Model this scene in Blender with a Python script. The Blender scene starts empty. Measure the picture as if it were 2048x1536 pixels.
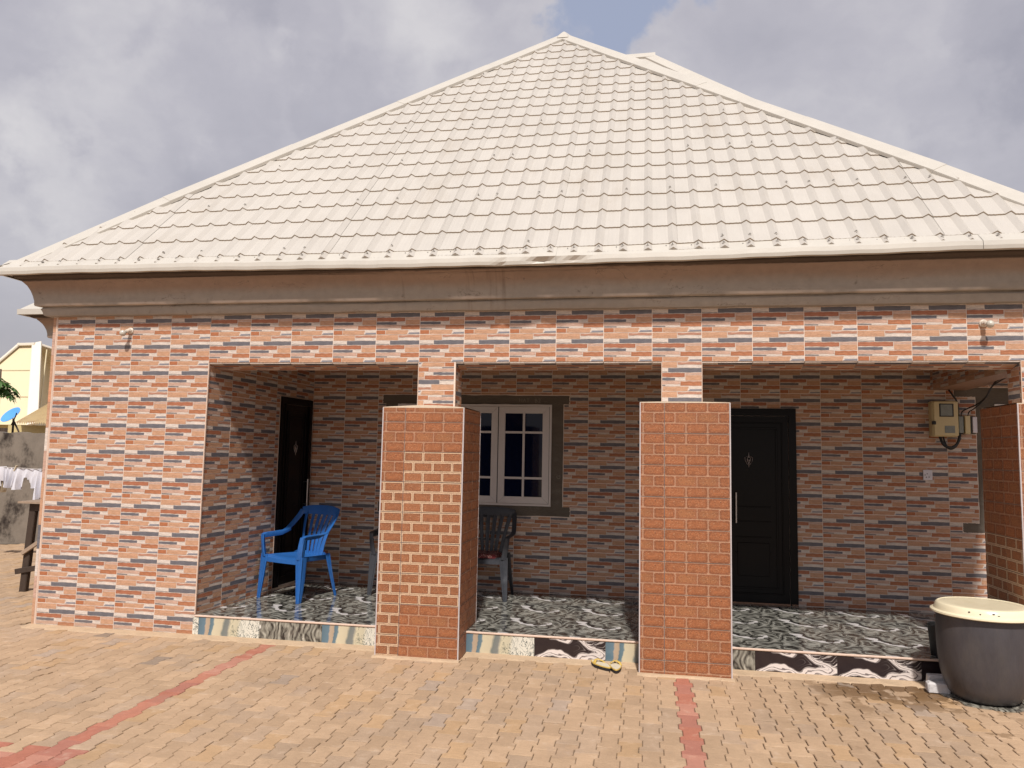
import bpy, math, random
import numpy as np
from mathutils import Vector, Matrix
R = random.Random(7)
scene = bpy.context.scene
COLL = scene.collection

# ------------------------------------------------------------------ camera
FPX, YAW, PITCH, ROLL = 1533.5, -0.17604, 0.09366, 0.01913
CAMLOC = Vector((5.5656, -6.3956, 1.6432))
_cy, _sy, _cp, _sp = math.cos(YAW), math.sin(YAW), math.cos(PITCH), math.sin(PITCH)
_f = Vector((_sy*_cp, _cy*_cp, _sp)); _r = Vector((_cy, -_sy, 0)); _u = _r.cross(_f)
_cr, _sr = math.cos(ROLL), math.sin(ROLL)
CR = _cr*_r + _sr*_u; CU = -_sr*_r + _cr*_u; CF = _f
cam = bpy.data.cameras.new('camera'); camo = bpy.data.objects.new('camera', cam); COLL.objects.link(camo)
camo.matrix_world = Matrix(((CR.x, CU.x, -CF.x, CAMLOC.x), (CR.y, CU.y, -CF.y, CAMLOC.y), (CR.z, CU.z, -CF.z, CAMLOC.z), (0, 0, 0, 1)))
cam.sensor_width = 36; cam.lens = 36*FPX/2048; cam.clip_end = 3000; cam.clip_start = 0.05
scene.camera = camo

def pxray(a, b):
    return (CF + CR*((a-1024)/FPX) - CU*((b-768)/FPX))
def onY(a, b, Y):
    d = pxray(a, b); return CAMLOC + d*((Y-CAMLOC.y)/d.y)
def onZ(a, b, Z):
    d = pxray(a, b); return CAMLOC + d*((Z-CAMLOC.z)/d.z)
def proj(P):
    d = Vector(P)-CAMLOC; z = d.dot(CF)
    if z < .1: return None
    return 1024+FPX*d.dot(CR)/z, 768-FPX*d.dot(CU)/z, z

# ------------------------------------------------------------------ light
SUN_DIR = Vector((0.13, -1.0, 1.30)).normalized()      # towards the sun
sun = bpy.data.lights.new('sun', 'SUN'); suno = bpy.data.objects.new('sun', sun); COLL.objects.link(suno)
suno.rotation_euler = SUN_DIR.to_track_quat('Z', 'Y').to_euler()
sun.energy = 4.4; sun.angle = math.radians(2.6); sun.color = (1, .94, .87)
scene.view_settings.view_transform = 'Standard'; scene.view_settings.look = 'None'
scene.view_settings.exposure = 0.08; scene.view_settings.gamma = 1
scene.view_settings.use_curve_mapping = False

class NT:
    def __init__(s, tree): s.t = tree; s.n = tree.nodes; s.l = tree.links; s.n.clear()
    def new(s, typ, **kw):
        n = s.n.new(typ)
        for k, v in kw.items(): setattr(n, k, v)
        return n
    def put(s, sock, v):
        if isinstance(v, bpy.types.NodeSocket): s.l.new(v, sock)
        elif isinstance(v, (tuple, list, Vector)):
            v = tuple(v)
            sock.default_value = v + (1,) if (len(v) == 3 and sock.type == 'RGBA') else v
        else: sock.default_value = v
    def m(s, op, a, b=0.0, c=None, clamp=False):
        n = s.new('ShaderNodeMath', operation=op, use_clamp=clamp); s.put(n.inputs[0], a); s.put(n.inputs[1], b)
        if c is not None: s.put(n.inputs[2], c)
        return n.outputs[0]
    def vm(s, op, a, b=(0, 0, 0)):
        n = s.new('ShaderNodeVectorMath', operation=op); s.put(n.inputs[0], a)
        if op == 'SCALE': s.put(n.inputs['Scale'], b)
        else: s.put(n.inputs[1], b)
        return n.outputs['Value'] if op in ('DOT_PRODUCT', 'LENGTH', 'DISTANCE') else n.outputs[0]
    def mix(s, f, a, b, typ='MIX'):
        n = s.new('ShaderNodeMix', data_type='RGBA', blend_type=typ); s.put(n.inputs[0], f); s.put(n.inputs[6], a); s.put(n.inputs[7], b)
        return n.outputs[2]
    def noise(s, vec, scale, detail=4, rough=.55, dist=0.0, col=False):
        n = s.new('ShaderNodeTexNoise'); s.put(n.inputs['Vector'], vec); n.inputs['Scale'].default_value = scale
        n.inputs['Detail'].default_value = detail; n.inputs['Roughness'].default_value = rough; n.inputs['Distortion'].default_value = dist
        return n.outputs['Color' if col else 'Fac']
    def ramp(s, f, stops, interp='LINEAR'):
        n = s.new('ShaderNodeValToRGB'); n.color_ramp.interpolation = interp; s.put(n.inputs[0], f); e = n.color_ramp.elements
        while len(e) < len(stops): e.new(.5)
        for i, (p, c) in enumerate(stops):
            e[i].position = p; e[i].color = tuple(c)+(1,) if len(c) == 3 else c
        return n.outputs[0]
    def step(s, x, a, b):                                   # smooth 0..1 between a and b
        n = s.new('ShaderNodeMapRange', interpolation_type='SMOOTHSTEP'); s.put(n.inputs[0], x)
        s.put(n.inputs[1], a); s.put(n.inputs[2], b); return n.outputs[0]
    def mapping(s, vec, scale=(1, 1, 1), loc=(0, 0, 0), rot=(0, 0, 0)):
        n = s.new('ShaderNodeMapping'); s.put(n.inputs[0], vec); n.inputs['Scale'].default_value = scale
        n.inputs['Location'].default_value = loc; n.inputs['Rotation'].default_value = rot; return n.outputs[0]

# ------------------------------------------------------------------ sky (world)
w = bpy.data.worlds.new('World'); scene.world = w; w.use_nodes = True
N = NT(w.node_tree)
sky = N.new('ShaderNodeTexSky', sky_type='NISHITA', sun_disc=False)
sky.sun_elevation = math.asin(SUN_DIR.z); sky.sun_rotation = math.atan2(SUN_DIR.x, SUN_DIR.y)
sky.air_density = 1.6; sky.dust_density = 3.0; sky.ozone_density = 2
tc = N.new('ShaderNodeTexCoord'); D = N.vm('NORMALIZE', tc.outputs['Generated'])
sep = N.new('ShaderNodeSeparateXYZ'); N.put(sep.inputs[0], D)
# warped direction for soft cloud borders
wn = N.noise(D, 3.0, 7, .55, .0, col=True)
Dw = N.vm('ADD', D, N.vm('SCALE', N.vm('SUBTRACT', wn, (.5, .5, .5)), .13))
n1 = N.noise(N.mapping(Dw, (1, 1, 1.7)), 2.6, 5, .52)
n2 = N.noise(N.mapping(Dw, (1, 1, 1.6), (3.1, 1.7, .4)), 7.0, 8, .6)
base = N.m('ADD', N.m('MULTIPLY', n1, .68), N.m('MULTIPLY', n2, .32))
def lobe(px, py, deg, amp):
    d = pxray(px, py).normalized()
    dt = N.vm('DOT_PRODUCT', Dw, tuple(d))
    return N.m('MULTIPLY', N.step(dt, math.cos(math.radians(deg)), math.cos(math.radians(deg*.25))), amp)
acc = base
# light and dark parts of the cloud deck, where they stand in the sky
for a in [(230, 290, 6.5, .07), (60, 470, 8, .07), (640, 60, 12, .06), (960, 40, 8, .07), (100, 120, 8, .02), (620, 240, 9, -.09), (380, 200, 7, -.04),
          (180, 60, 6, -.03), (1440, 140, 2.8, .26), (1650, 110, 5, .20), (1790, 40, 6, .07), (1900, 200, 9, -.10), (1990, 340, 4, .04), (2000, 120, 8, -.08)]:
    acc = N.m('ADD', acc, lobe(*a))
cloud = N.ramp(acc, [(.22, (5.9, 5.75, 6.7)), (.38, (6.9, 6.7, 7.6)), (.53, (8.4, 8.1, 8.9)), (.70, (11.2, 10.8, 11.1))])
gap = N.m('ADD', lobe(1400, -10, 11.0, 1.15), N.m('ADD', lobe(1560, -30, 8, 1.0), lobe(1250, 110, 6, .5)))
gap = N.m('SUBTRACT', gap, N.m('ADD', lobe(1450, 165, 3.0, 1.6), N.m('ADD', lobe(1760, 140, 7.5, 1.5), lobe(980, 90, 7, .9))))
gap = N.m('ADD', gap, N.m('MULTIPLY', N.m('SUBTRACT', n2, .5), 1.5))
gapm = N.step(gap, .22, .75)
bluesky = N.mix(.88, sky.outputs[0], (6.5, 7.2, 9.6))
skyc = N.mix(gapm, cloud, bluesky)
hz = N.step(sep.outputs['Z'], .0, .22)
skyc = N.mix(hz, N.mix(.75, skyc, (5.6, 5.3, 5.8)), skyc)
# the open cloud deck behind the camera lets a little of the blue through
skyc = N.mix(.16, skyc, sky.outputs[0])
bg = N.new('ShaderNodeBackground'); N.put(bg.inputs[0], skyc); bg.inputs[1].default_value = .064
out = N.new('ShaderNodeOutputWorld'); N.l.new(bg.outputs[0], out.inputs[0])

# ------------------------------------------------------------------ materials
MATS = {}
def pbsdf(name):
    m = bpy.data.materials.new(name); m.use_nodes = True; n = NT(m.node_tree)
    b = n.new('ShaderNodeBsdfPrincipled'); o = n.new('ShaderNodeOutputMaterial'); n.l.new(b.outputs[0], o.inputs[0])
    MATS[name] = m
    return m, n, b
def bump(n, b, h, strength, dist=.01):
    bp = n.new('ShaderNodeBump'); n.put(bp.inputs['Height'], h); bp.inputs['Strength'].default_value = strength
    bp.inputs['Distance'].default_value = dist; n.l.new(bp.outputs[0], b.inputs['Normal'])
def simple(name, col, rough=.6, var=.2, scale=6, stretch=(1, 1, 1), bmp=.3, bscale=60, metal=0, attr=False, tint=None, spec=.5, dirt=None, coord='Object', trans=0):
    m, n, b = pbsdf(name)
    v = n.new('ShaderNodeTexCoord').outputs[coord]; vv = n.mapping(v, stretch)
    n1 = n.noise(vv, scale, 6, .6); n2 = n.noise(vv, scale*6, 4, .6)
    f = n.m('ADD', n.m('MULTIPLY', n1, .6), n.m('MULTIPLY', n2, .4))
    c = col
    if attr:
        a = n.new('ShaderNodeAttribute'); a.attribute_name = 'Col'; c = a.outputs[0]
        if col != (1, 1, 1): c = n.mix(1.0, c, col, 'MULTIPLY')
    k = n.m('ADD', n.m('MULTIPLY', n.m('SUBTRACT', f, .5), var*4), 1.0)
    k = n.m('MAXIMUM', k, .15)
    cc = n.vm('SCALE', c, k) if not isinstance(c, tuple) else n.vm('SCALE', (c[0], c[1], c[2]), k)
    if tint: cc = n.mix(n.step(n.noise(vv, scale*.7, 3, .5), .45, .7), cc, tint)
    if dirt:                                     # (colour, scale, from, to)
        dn = n.noise(n.mapping(v, stretch, (7.3, 2.1, 5.5)), dirt[1], 8, .68)
        cc = n.mix(n.step(dn, dirt[2], dirt[3]), cc, dirt[0])
    n.put(b.inputs['Base Color'], cc)
    b.inputs['Roughness'].default_value = rough; b.inputs['Metallic'].default_value = metal
    b.inputs['Specular IOR Level'].default_value = spec
    if bmp: bump(n, b, n.noise(vv, bscale, 5, .6), bmp)
    return m

# printed wall tile: strip colours are in the tile's own attribute, the stone grain is its print
m, n, b = pbsdf('wall_tile_print')
v = n.new('ShaderNodeTexCoord').outputs['Object']; a = n.new('ShaderNodeAttribute'); a.attribute_name = 'Col'
g1 = n.noise(n.mapping(v, (9, 9, 60)), 1.6, 6, .62, .6); g2 = n.noise(n.mapping(v, (40, 40, 190)), 1.4, 4, .6)
g3 = n.noise(v, 7, 2, .5)
k = n.m('ADD', n.m('ADD', n.m('MULTIPLY', n.m('SUBTRACT', g1, .5), 1.0), n.m('MULTIPLY', n.m('SUBTRACT', g2, .5), .6)), 1.0)
veins = n.step(n.m('ABSOLUTE', n.m('SUBTRACT', n.noise(n.mapping(v, (10, 10, 45)), 1.2, 5, .6, 1.2), .5)), .0, .02)
k = n.m('MULTIPLY', k, n.m('ADD', n.m('MULTIPLY', veins, .26), .78))
c = n.vm('SCALE', a.outputs[0], k)
wob = n.noise(n.new('ShaderNodeNewGeometry').outputs['Position'], .9, 5, .6)
c = n.mix(n.m('MULTIPLY', n.step(wob, .5, .8), .14), c, (.42, .33, .25))
sz = n.new('ShaderNodeSeparateXYZ'); n.put(sz.inputs[0], n.new('ShaderNodeNewGeometry').outputs['Position'])
c = n.mix(n.m('MULTIPLY', n.step(n.m('ADD', sz.outputs[2], n.m('MULTIPLY', wob, .16)), .17, .05), .4), c, (.36, .26, .17))
n.put(b.inputs['Base Color'], c); b.inputs['Roughness'].default_value = .42
n.put(b.inputs['Roughness'], n.m('ADD', .34, n.m('MULTIPLY', g2, .22)))
b.inputs['Specular IOR Level'].default_value = .24
bump(n, b, n.m('ADD', g1, g2), .5, .004)

m, n, b = pbsdf('brick_tile_print')
v = n.new('ShaderNodeTexCoord').outputs['Object']; a = n.new('ShaderNodeAttribute'); a.attribute_name = 'Col'
g1 = n.noise(n.mapping(v, (40, 40, 90)), 1.5, 5, .7); g2 = n.noise(v, 150, 3, .6); g3 = n.noise(n.mapping(v, (14, 14, 28)), 1.2, 4, .6)
k = n.m('ADD', n.m('ADD', n.m('MULTIPLY', n.m('SUBTRACT', g1, .5), .9), n.m('MULTIPLY', n.m('SUBTRACT', g3, .5), .7)), 1.0)
c = n.vm('SCALE', a.outputs[0], k)
c = n.mix(n.m('MULTIPLY', n.step(g2, .60, .68), .55), c, (.60, .42, .27))
c = n.mix(n.m('MULTIPLY', n.step(g2, .42, .35), .75), c, (.12, .05, .03))
vo = n.new('ShaderNodeTexVoronoi'); n.put(vo.inputs['Vector'], v); vo.inputs['Scale'].default_value = 42
c = n.mix(n.m('MULTIPLY', n.step(vo.outputs['Distance'], .16, .08), .8), c, (.07, .03, .02))
n.put(b.inputs['Base Color'], c); n.put(b.inputs['Roughness'], n.m('ADD', .33, n.m('MULTIPLY', g2, .3)))
b.inputs['Specular IOR Level'].default_value = .4
bump(n, b, n.m('ADD', g1, g3), .35, .004)

def marble(name, kind):
    m, n, b = pbsdf(name)
    v = n.new('ShaderNodeTexCoord').outputs['Object']
    sp = n.new('ShaderNodeSeparateXYZ'); n.put(sp.inputs[0], v); X, Y, Z = sp.outputs
    if kind == 'floor':
        wv = n.vm('SUBTRACT', n.noise(n.mapping(v, (1.3, 2.6, 1)), 3.4, 3, .55, col=True), (.5, .5, .5))
        p = n.vm('ADD', v, n.vm('SCALE', wv, .30)); q = n.new('ShaderNodeSeparateXYZ'); n.put(q.inputs[0], p)
        big = n.noise(n.mapping(v, (1.0, .8, 1), (.7, .2, 0), (0, 0, .3)), 3.8, 2, .45)
        md = n.noise(n.mapping(v, (1, .8, 1), (4, 1, 0)), 12, 3, .55)
        ph = n.m('ADD', n.m('MULTIPLY', n.m('ADD', Y, n.m('MULTIPLY', X, .85)), 17), n.m('ADD', n.m('MULTIPLY', big, 46), n.m('MULTIPLY', md, 5)))
        li = n.m('MULTIPLY', n.m('ADD', n.m('SINE', ph), 1), .5); l2 = n.m('MULTIPLY', n.m('ADD', n.m('SINE', n.m('MULTIPLY', ph, 2.7)), 1), .5)
        tone = n.noise(n.mapping(p, (3, 4, 1)), 1.3, 3, .6)
        f = n.m('ADD', n.m('MULTIPLY', li, .56), n.m('ADD', n.m('MULTIPLY', l2, .16), n.m('MULTIPLY', tone, .40)))
        c = n.ramp(f, [(.20, (.012, .011, .010)), (.34, (.055, .052, .047)), (.50, (.12, .118, .105)), (.70, (.185, .185, .165)), (.92, (.34, .335, .30))])
        fr = n.noise(n.mapping(p, (20, 14, 1)), 1.5, 3, .6, 1.5); pm_ = n.step(n.noise(v, 5.5, 2, .5), .55, .62)
        c = n.mix(n.m('MULTIPLY', pm_, n.step(n.m('ABSOLUTE', n.m('SUBTRACT', fr, .5)), .06, .03)), c, (.022, .018, .014))
        # one bold white vein in each tile
        path = n.m('ADD', n.m('MULTIPLY', n.m('SINE', n.m('MULTIPLY', q.outputs[0], 13.0)), .085), n.m('MULTIPLY', q.outputs[0], -.12))
        dv = n.m('ABSOLUTE', n.m('SUBTRACT', n.m('SUBTRACT', q.outputs[1], .34), path))
        wd = n.m('MULTIPLY', n.step(n.noise(v, 7, 2, .5), .3, .75), .048)
        mk = n.m('LESS_THAN', dv, n.m('ADD', wd, .006))
        mk = n.m('MULTIPLY', mk, n.m('MULTIPLY', n.m('GREATER_THAN', X, .12), n.m('LESS_THAN', X, .52)))
        c = n.mix(mk, c, (.62, .60, .60))
        b.inputs['Roughness'].default_value = .10
    elif kind == 'blue':
        wv = n.vm('SUBTRACT', n.noise(v, 7, 4, .6, col=True), (.5, .5, .5)); p = n.vm('ADD', v, n.vm('SCALE', wv, .07))
        q = n.new('ShaderNodeSeparateXYZ'); n.put(q.inputs[0], p)
        t = n.m('ADD', q.outputs[0], n.m('MULTIPLY', q.outputs[2], -.12))
        c = n.ramp(n.m('DIVIDE', t, .6), [(0, (.10, .16, .20)), (.085, (.12, .19, .24)), (.1, (.42, .33, .25)), (.15, (.40, .31, .22)), (.165, (.10, .16, .20)), (.21, (.13, .2, .24)), (.225, (.56, .50, .36)), (.36, (.52, .46, .33)), (.40, (.16, .18, .17)), (.46, (.19, .2, .19)), (.5, (.55, .5, .36)), (.60, (.5, .46, .34)), (.66, (.62, .6, .52)), (1, (.66, .64, .56))])
        cr = n.noise(n.mapping(p, (1, 1, .6)), 16, 5, .62, 2.0)
        crk = n.m('MULTIPLY', n.step(n.m('ABSOLUTE', n.m('SUBTRACT', cr, .5)), .035, .008), n.step(X, .28, .36))
        c = n.mix(crk, c, (.03, .055, .06))
        b.inputs['Roughness'].default_value = .16
    elif kind == 'grey':
        wv = n.vm('SUBTRACT', n.noise(v, 5, 3, .6, col=True), (.5, .5, .5)); p = n.vm('ADD', v, n.vm('SCALE', wv, .16))
        bg_ = n.noise(n.mapping(v, (1, 1, .8), (2, 0, 1)), 6.0, 2, .5); f = n.m('ADD', n.m('MULTIPLY', n.m('ADD', n.m('SINE', n.m('ADD', n.m('MULTIPLY', X, 110), n.m('MULTIPLY', bg_, 34))), 1), .11), n.m('MULTIPLY', n.noise(n.mapping(p, (34, 1, 6)), 1.3, 4, .6), .78))
        c = n.ramp(f, [(.34, (.03, .028, .025)), (.44, (.14, .13, .11)), (.6, (.26, .25, .21)), (.72, (.42, .4, .34))])
        f2 = n.noise(n.mapping(p, (7, 1, 5), (3, 0, 1)), 1.1, 2, .5)
        c = n.mix(n.step(f2, .66, .675), c, (.70, .68, .62)); b.inputs['Roughness'].default_value = .16
    else:
        wv = n.vm('SUBTRACT', n.noise(v, 4.5, 2, .5, col=True), (.5, .5, .5)); p = n.vm('ADD', v, n.vm('SCALE', wv, .20))
        q = n.new('ShaderNodeSeparateXYZ'); n.put(q.inputs[0], p)
        f = n.noise(n.mapping(p, (3.0, 1, 6.0), (1.3, 0, .6)), 1.1, 1, .4)
        fl = n.noise(n.mapping(p, (10, 1, 44), (0, 0, 0), (0, .4, 0)), 1.2, 4, .62, .6)
        mk = n.m('ADD', n.step(n.m('ABSOLUTE', n.m('SUBTRACT', f, .52)), .085, .07), n.m('MULTIPLY', n.step(n.m('ABSOLUTE', n.m('SUBTRACT', f, .53)), .12, .05), n.step(fl, .56, .62)), clamp=True)
        mk = n.m('ADD', mk, n.m('MULTIPLY', n.step(X, .34, .5), n.m('MULTIPLY', n.step(fl, .58, .64), .5)), clamp=True)
        c = n.mix(mk, (.022, .015, .017), (.66, .60, .57)); c = n.mix(n.m('MULTIPLY', n.step(n.m('SINE', n.m('ADD', n.m('MULTIPLY', f, 95), n.m('MULTIPLY', fl, 5))), .55, .8), n.m('MULTIPLY', mk, .85)), c, (.09, .07, .07)); c = n.mix(n.m('MULTIPLY', n.step(n.m('SINE', n.m('MULTIPLY', f, 120)), .75, .95), n.m('MULTIPLY', n.step(X, .30, .5), .55)), c, (.40, .36, .34))
        b.inputs['Roughness'].default_value = .14
    n.put(b.inputs['Base Color'], c)
marble('floor_marble', 'floor'); marble('step_blue_cream', 'blue'); marble('step_grey', 'grey'); marble('step_black_white', 'black')

simple('grout', (.74, .62, .54), .8, .15, 20)
simple('dark_grout', (.16, .13, .12), .8, .15, 20)
simple('pale_trim', (.62, .47, .38), .4, .1, 5)
simple('white_trim', (.50, .45, .45), .3, .12, 9)
simple('cap_plaster', (.60, .50, .38), .6, .12, 6)
simple('tile_edge', (.30, .17, .11), .5, .2, 9)
simple('rough_plaster', (.125, .105, .085), .92, .22, 3, (1, 1, 3), .6, 45, dirt=((.18, .155, .13), 2.2, .52, .75))
simple('cornice_plaster', (.275, .235, .20), .9, .14, 1.6, (.35, 1, 4), .55, 30, tint=(.27, .195, .15), dirt=((.15, .115, .09), 1.0, .56, .74))
simple('ceiling_plaster', (.17, .14, .11), .9, .15, 3)
simple('cement', (.30, .27, .23), .92, .2, 6, (1, 1, 1), .6, 60)
simple('door_black', (.0035, .003, .0038), .3, .2, 4, (1, 1, 1), .1, 30, spec=.16)
simple('chrome', (.55, .54, .55), .28, .05, 9, metal=1, bmp=0)
simple('antique_metal', (.30, .25, .24), .35, .1, 20, metal=.7, bmp=.2)
simple('aluminium_white', (.62, .58, .57), .35, .06, 4, bmp=.05)
simple('gasket', (.03, .03, .03), .6, .1, 5)
simple('roof_metal', (.475, .445, .405), .45, .09, 1.3, (1.6, .5, .5), .2, 25, dirt=((.41, .37, .32), 1.5, .5, .8), spec=.35)
simple('roof_step_edge', (.42, .35, .275), .7, .3, 25)
simple('roof_flashing', (.50, .47, .42), .40, .09, 2, (1, 1, 1), .15, 8, spec=.4)
simple('screw_metal', (.16, .15, .15), .45, .2, 9, metal=.5)
simple('bulb_white', (.52, .49, .43), .22, .04, 9, bmp=0)
simple('lamp_holder', (.62, .55, .47), .4, .1, 9)
simple('meter_case', (.60, .50, .28), .4, .06, 7, bmp=.1)
simple('meter_label', (.22, .24, .22), .4, .25, 35)
simple('black_rubber', (.012, .012, .013), .5, .15, 7)
simple('socket_white', (.68, .66, .72), .3, .05, 7, bmp=0)
simple('chair_blue', (.022, .115, .37), .34, .14, 4, (1, 1, 1), .25, 40, dirt=((.10, .20, .40), 3.5, .56, .8))
simple('chair_grey', (.040, .043, .052), .42, .18, 4, (1, 1, 1), .25, 40, dirt=((.12, .125, .14), 3.2, .52, .78))
simple('pot_metal', (.066, .061, .068), .46, .3, 2.2, (1.4, 1.4, .5), .25, 18, metal=.25, dirt=((.10, .09, .085), 1.7, .5, .8))
simple('enamel_cream', (.74, .66, .47), .2, .05, 5, (1, 1, 1), .06, 9, dirt=((.66, .57, .38), 3, .55, .8))
simple('chip_dark', (.03, .022, .018), .7)
simple('stone_white', (.55, .53, .53), .9, .14, 12, (1, 1, 1), .7, 40)
simple('sandal_sole', (.016, .012, .014), .7, .1)
simple('sandal_yellow', (.60, .42, .10), .45, .12, 20)
simple('sandal_insole', (.60, .54, .42), .45, .12, 20)
simple('wood_old', (.045, .028, .019), .75, .4, 5, (1, 1, .2), .5, 50, dirt=((.11, .075, .05), 9, .55, .75))
simple('wood_pale', (.30, .22, .16), .8, .25, 9)
simple('cloth_white', (.62, .62, .68), .85, .05, 4, bmp=.1)
simple('cloth_cream', (.5, .42, .30), .85, .1, 4)
simple('rope', (.45, .42, .40), .8)
simple('old_wall', (.20, .17, .14), .95, .26, 1.6, (1, 1, .6), .6, 20, dirt=((.022, .015, .012), 1.5, .52, .66))
simple('neighbour_roof', (.66, .57, .38), .5, .04, 2, (1, 1, 1), .1, 6)
simple('neighbour_cap', (.72, .66, .56), .45, .04, 2)
simple('neighbour_wall', (.56, .45, .22), .8, .12, 3)
simple('tin_roof', (.52, .40, .22), .6, .1, 5, dirt=((.35, .22, .12), 3, .5, .7))
simple('dish_blue', (.09, .33, .75), .35, .05, 4)
simple('trunk', (.20, .15, .11), .9, .25, 9, (1, 1, .3), .6, 30)
simple('leaf_green', (.045, .115, .016), .55, .35, 9)
simple('earth', (.36, .27, .18), .95, .16, 1.2, (1, 1, 1), .6, 12)
simple('joint_sand', (.17, .12, .08), .98, .3, 16, (1, 1, 1), .6, 60)
simple('stone_slab', (.2, .2, .17), .3, .3, 30)
simple('chalk', (.26, .23, .20), .9)

# cornice render: rusty brown wash from above, pale worn arris along the lower edge, drip streaks
m, n, b = pbsdf('cornice_render')
P = n.new('ShaderNodeNewGeometry').outputs['Position']; sp = n.new('ShaderNodeSeparateXYZ'); n.put(sp.inputs[0], P)
g1 = n.noise(n.mapping(P, (.5, 1, 3)), 1.8, 6, .6); g2 = n.noise(P, 14, 5, .6); st = n.noise(n.mapping(P, (9, 1, .5)), 1.1, 4, .6)
k = n.m('ADD', 1.0, n.m('ADD', n.m('MULTIPLY', n.m('SUBTRACT', g1, .5), .5), n.m('MULTIPLY', n.m('SUBTRACT', g2, .5), .35)))
zz = n.m('ADD', sp.outputs[2], n.m('MULTIPLY', n.m('SUBTRACT', g1, .5), .14))
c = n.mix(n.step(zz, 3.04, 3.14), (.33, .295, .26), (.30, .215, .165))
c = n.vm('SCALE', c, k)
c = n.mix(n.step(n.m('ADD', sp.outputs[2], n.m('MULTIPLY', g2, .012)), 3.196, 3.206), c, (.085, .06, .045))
c = n.mix(n.m('MULTIPLY', n.step(st, .56, .72), n.m('MULTIPLY', n.step(n.noise(n.vm('ADD', P, (2, 0, 0)), .55, 2, .5), .5, .62), .6)), c, (.13, .085, .06))
ar = n.m('MULTIPLY', n.step(n.m('ABSOLUTE', n.m('SUBTRACT', sp.outputs[2], 2.983)), .016, .006), n.step(n.noise(n.mapping(P, (1.2, 1, 1)), 1.0, 4, .6), .44, .58))
ck = n.noise(n.mapping(P, (1, 1, 2.2)), 2.1, 7, .62, .8)
c = n.mix(n.m('MULTIPLY', n.step(n.m('ABSOLUTE', n.m('SUBTRACT', ck, .5)), .006, .002), n.m('MULTIPLY', n.step(g1, .52, .60), .6)), c, (.12, .09, .07))
c = n.mix(n.m('MULTIPLY', n.step(n.noise(P, 5.2, 6, .7), .64, .70), .55), c, (.12, .09, .075))
c = n.mix(n.m('MULTIPLY', ar, .8), c, (.62, .54, .47))
n.put(b.inputs['Base Color'], c); b.inputs['Roughness'].default_value = .9; bump(n, b, n.m('ADD', g2, st), .5, .01)

# paver: warm cement brick; wet stains in front of the third bay
m, n, b = pbsdf('paver')
P = n.new('ShaderNodeNewGeometry').outputs['Position']; a = n.new('ShaderNodeAttribute'); a.attribute_name = 'Col'
oi = n.new('ShaderNodeObjectInfo')
g1 = n.noise(P, 1.1, 6, .62); g2 = n.noise(n.mapping(P, (22, 60, 1)), 1.2, 4, .65); g3 = n.noise(P, 130, 3, .6); g4 = n.noise(P, 9, 5, .6)
k = n.m('ADD', 1.0, n.m('ADD', n.m('MULTIPLY', n.m('SUBTRACT', g1, .5), .42), n.m('ADD', n.m('MULTIPLY', n.m('SUBTRACT', g2, .5), .34), n.m('ADD', n.m('MULTIPLY', n.m('SUBTRACT', g3, .5), .22), n.m('MULTIPLY', n.m('SUBTRACT', g4, .5), .38)))))
c = n.vm('SCALE', a.outputs[0], k)
c = n.mix(n.m('MULTIPLY', n.step(g4, .56, .74), .35), c, (.50, .40, .31))
c = n.mix(n.m('MULTIPLY', n.step(n.noise(P, 2.3, 7, .66), .56, .72), .32), c, (.27, .205, .17))
sp = n.new('ShaderNodeSeparateXYZ'); n.put(sp.inputs[0], P)
wet = n.m('MULTIPLY', n.step(sp.outputs[0], 6.5, 7.0), n.step(sp.outputs[1], -1.2, -.15))
wet = n.m('MULTIPLY', wet, n.step(sp.outputs[0], 8.3, 7.7))
wet = n.m('MULTIPLY', n.step(n.m('ADD', n.noise(P, 4.2, 5, .6), n.m('MULTIPLY', wet, .20)), .60, .65), wet)
spots = n.m('MULTIPLY', n.step(n.noise(n.vm('ADD', P, (5, 3, 0)), 3.2, 5, .62), .61, .66), n.step(sp.outputs[0], 6.3, 7.0))
wet = n.m('MAXIMUM', wet, n.m('MULTIPLY', spots, .55))
c = n.mix(n.m('MULTIPLY', wet, .85), c, (.12, .062, .022))
n.put(b.inputs['Base Color'], c); n.put(b.inputs['Roughness'], n.m('SUBTRACT', .85, n.m('MULTIPLY', wet, .4)))
b.inputs['Specular IOR Level'].default_value = .25
bump(n, b, n.m('ADD', g3, g2), .45, .004)

# glass of the window: dark tinted pane
m, n, b = pbsdf('dark_glass')
b.inputs['Base Color'].default_value = (.003, .006, .024, 1); b.inputs['Roughness'].default_value = .05; b.inputs['Specular IOR Level'].default_value = .35
m, n, b = pbsdf('clear_window')
b.inputs['Base Color'].default_value = (.10, .10, .09, 1); b.inputs['Roughness'].default_value = .08
# cushion cloth
m, n, b = pbsdf('cushion_print')
v = n.new('ShaderNodeTexCoord').outputs['Object']
f = n.noise(v, 11, 2, .5, 2.2)
n.put(b.inputs['Base Color'], n.ramp(f, [(.42, (.05, .006, .008)), (.48, (.16, .014, .018)), (.50, (.62, .42, .36)), (.525, (.14, .014, .018)), (.62, (.12, .012, .014)), (.64, (.5, .3, .25)), (.67, (.10, .01, .012))])); b.inputs['Roughness'].default_value = .85

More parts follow.
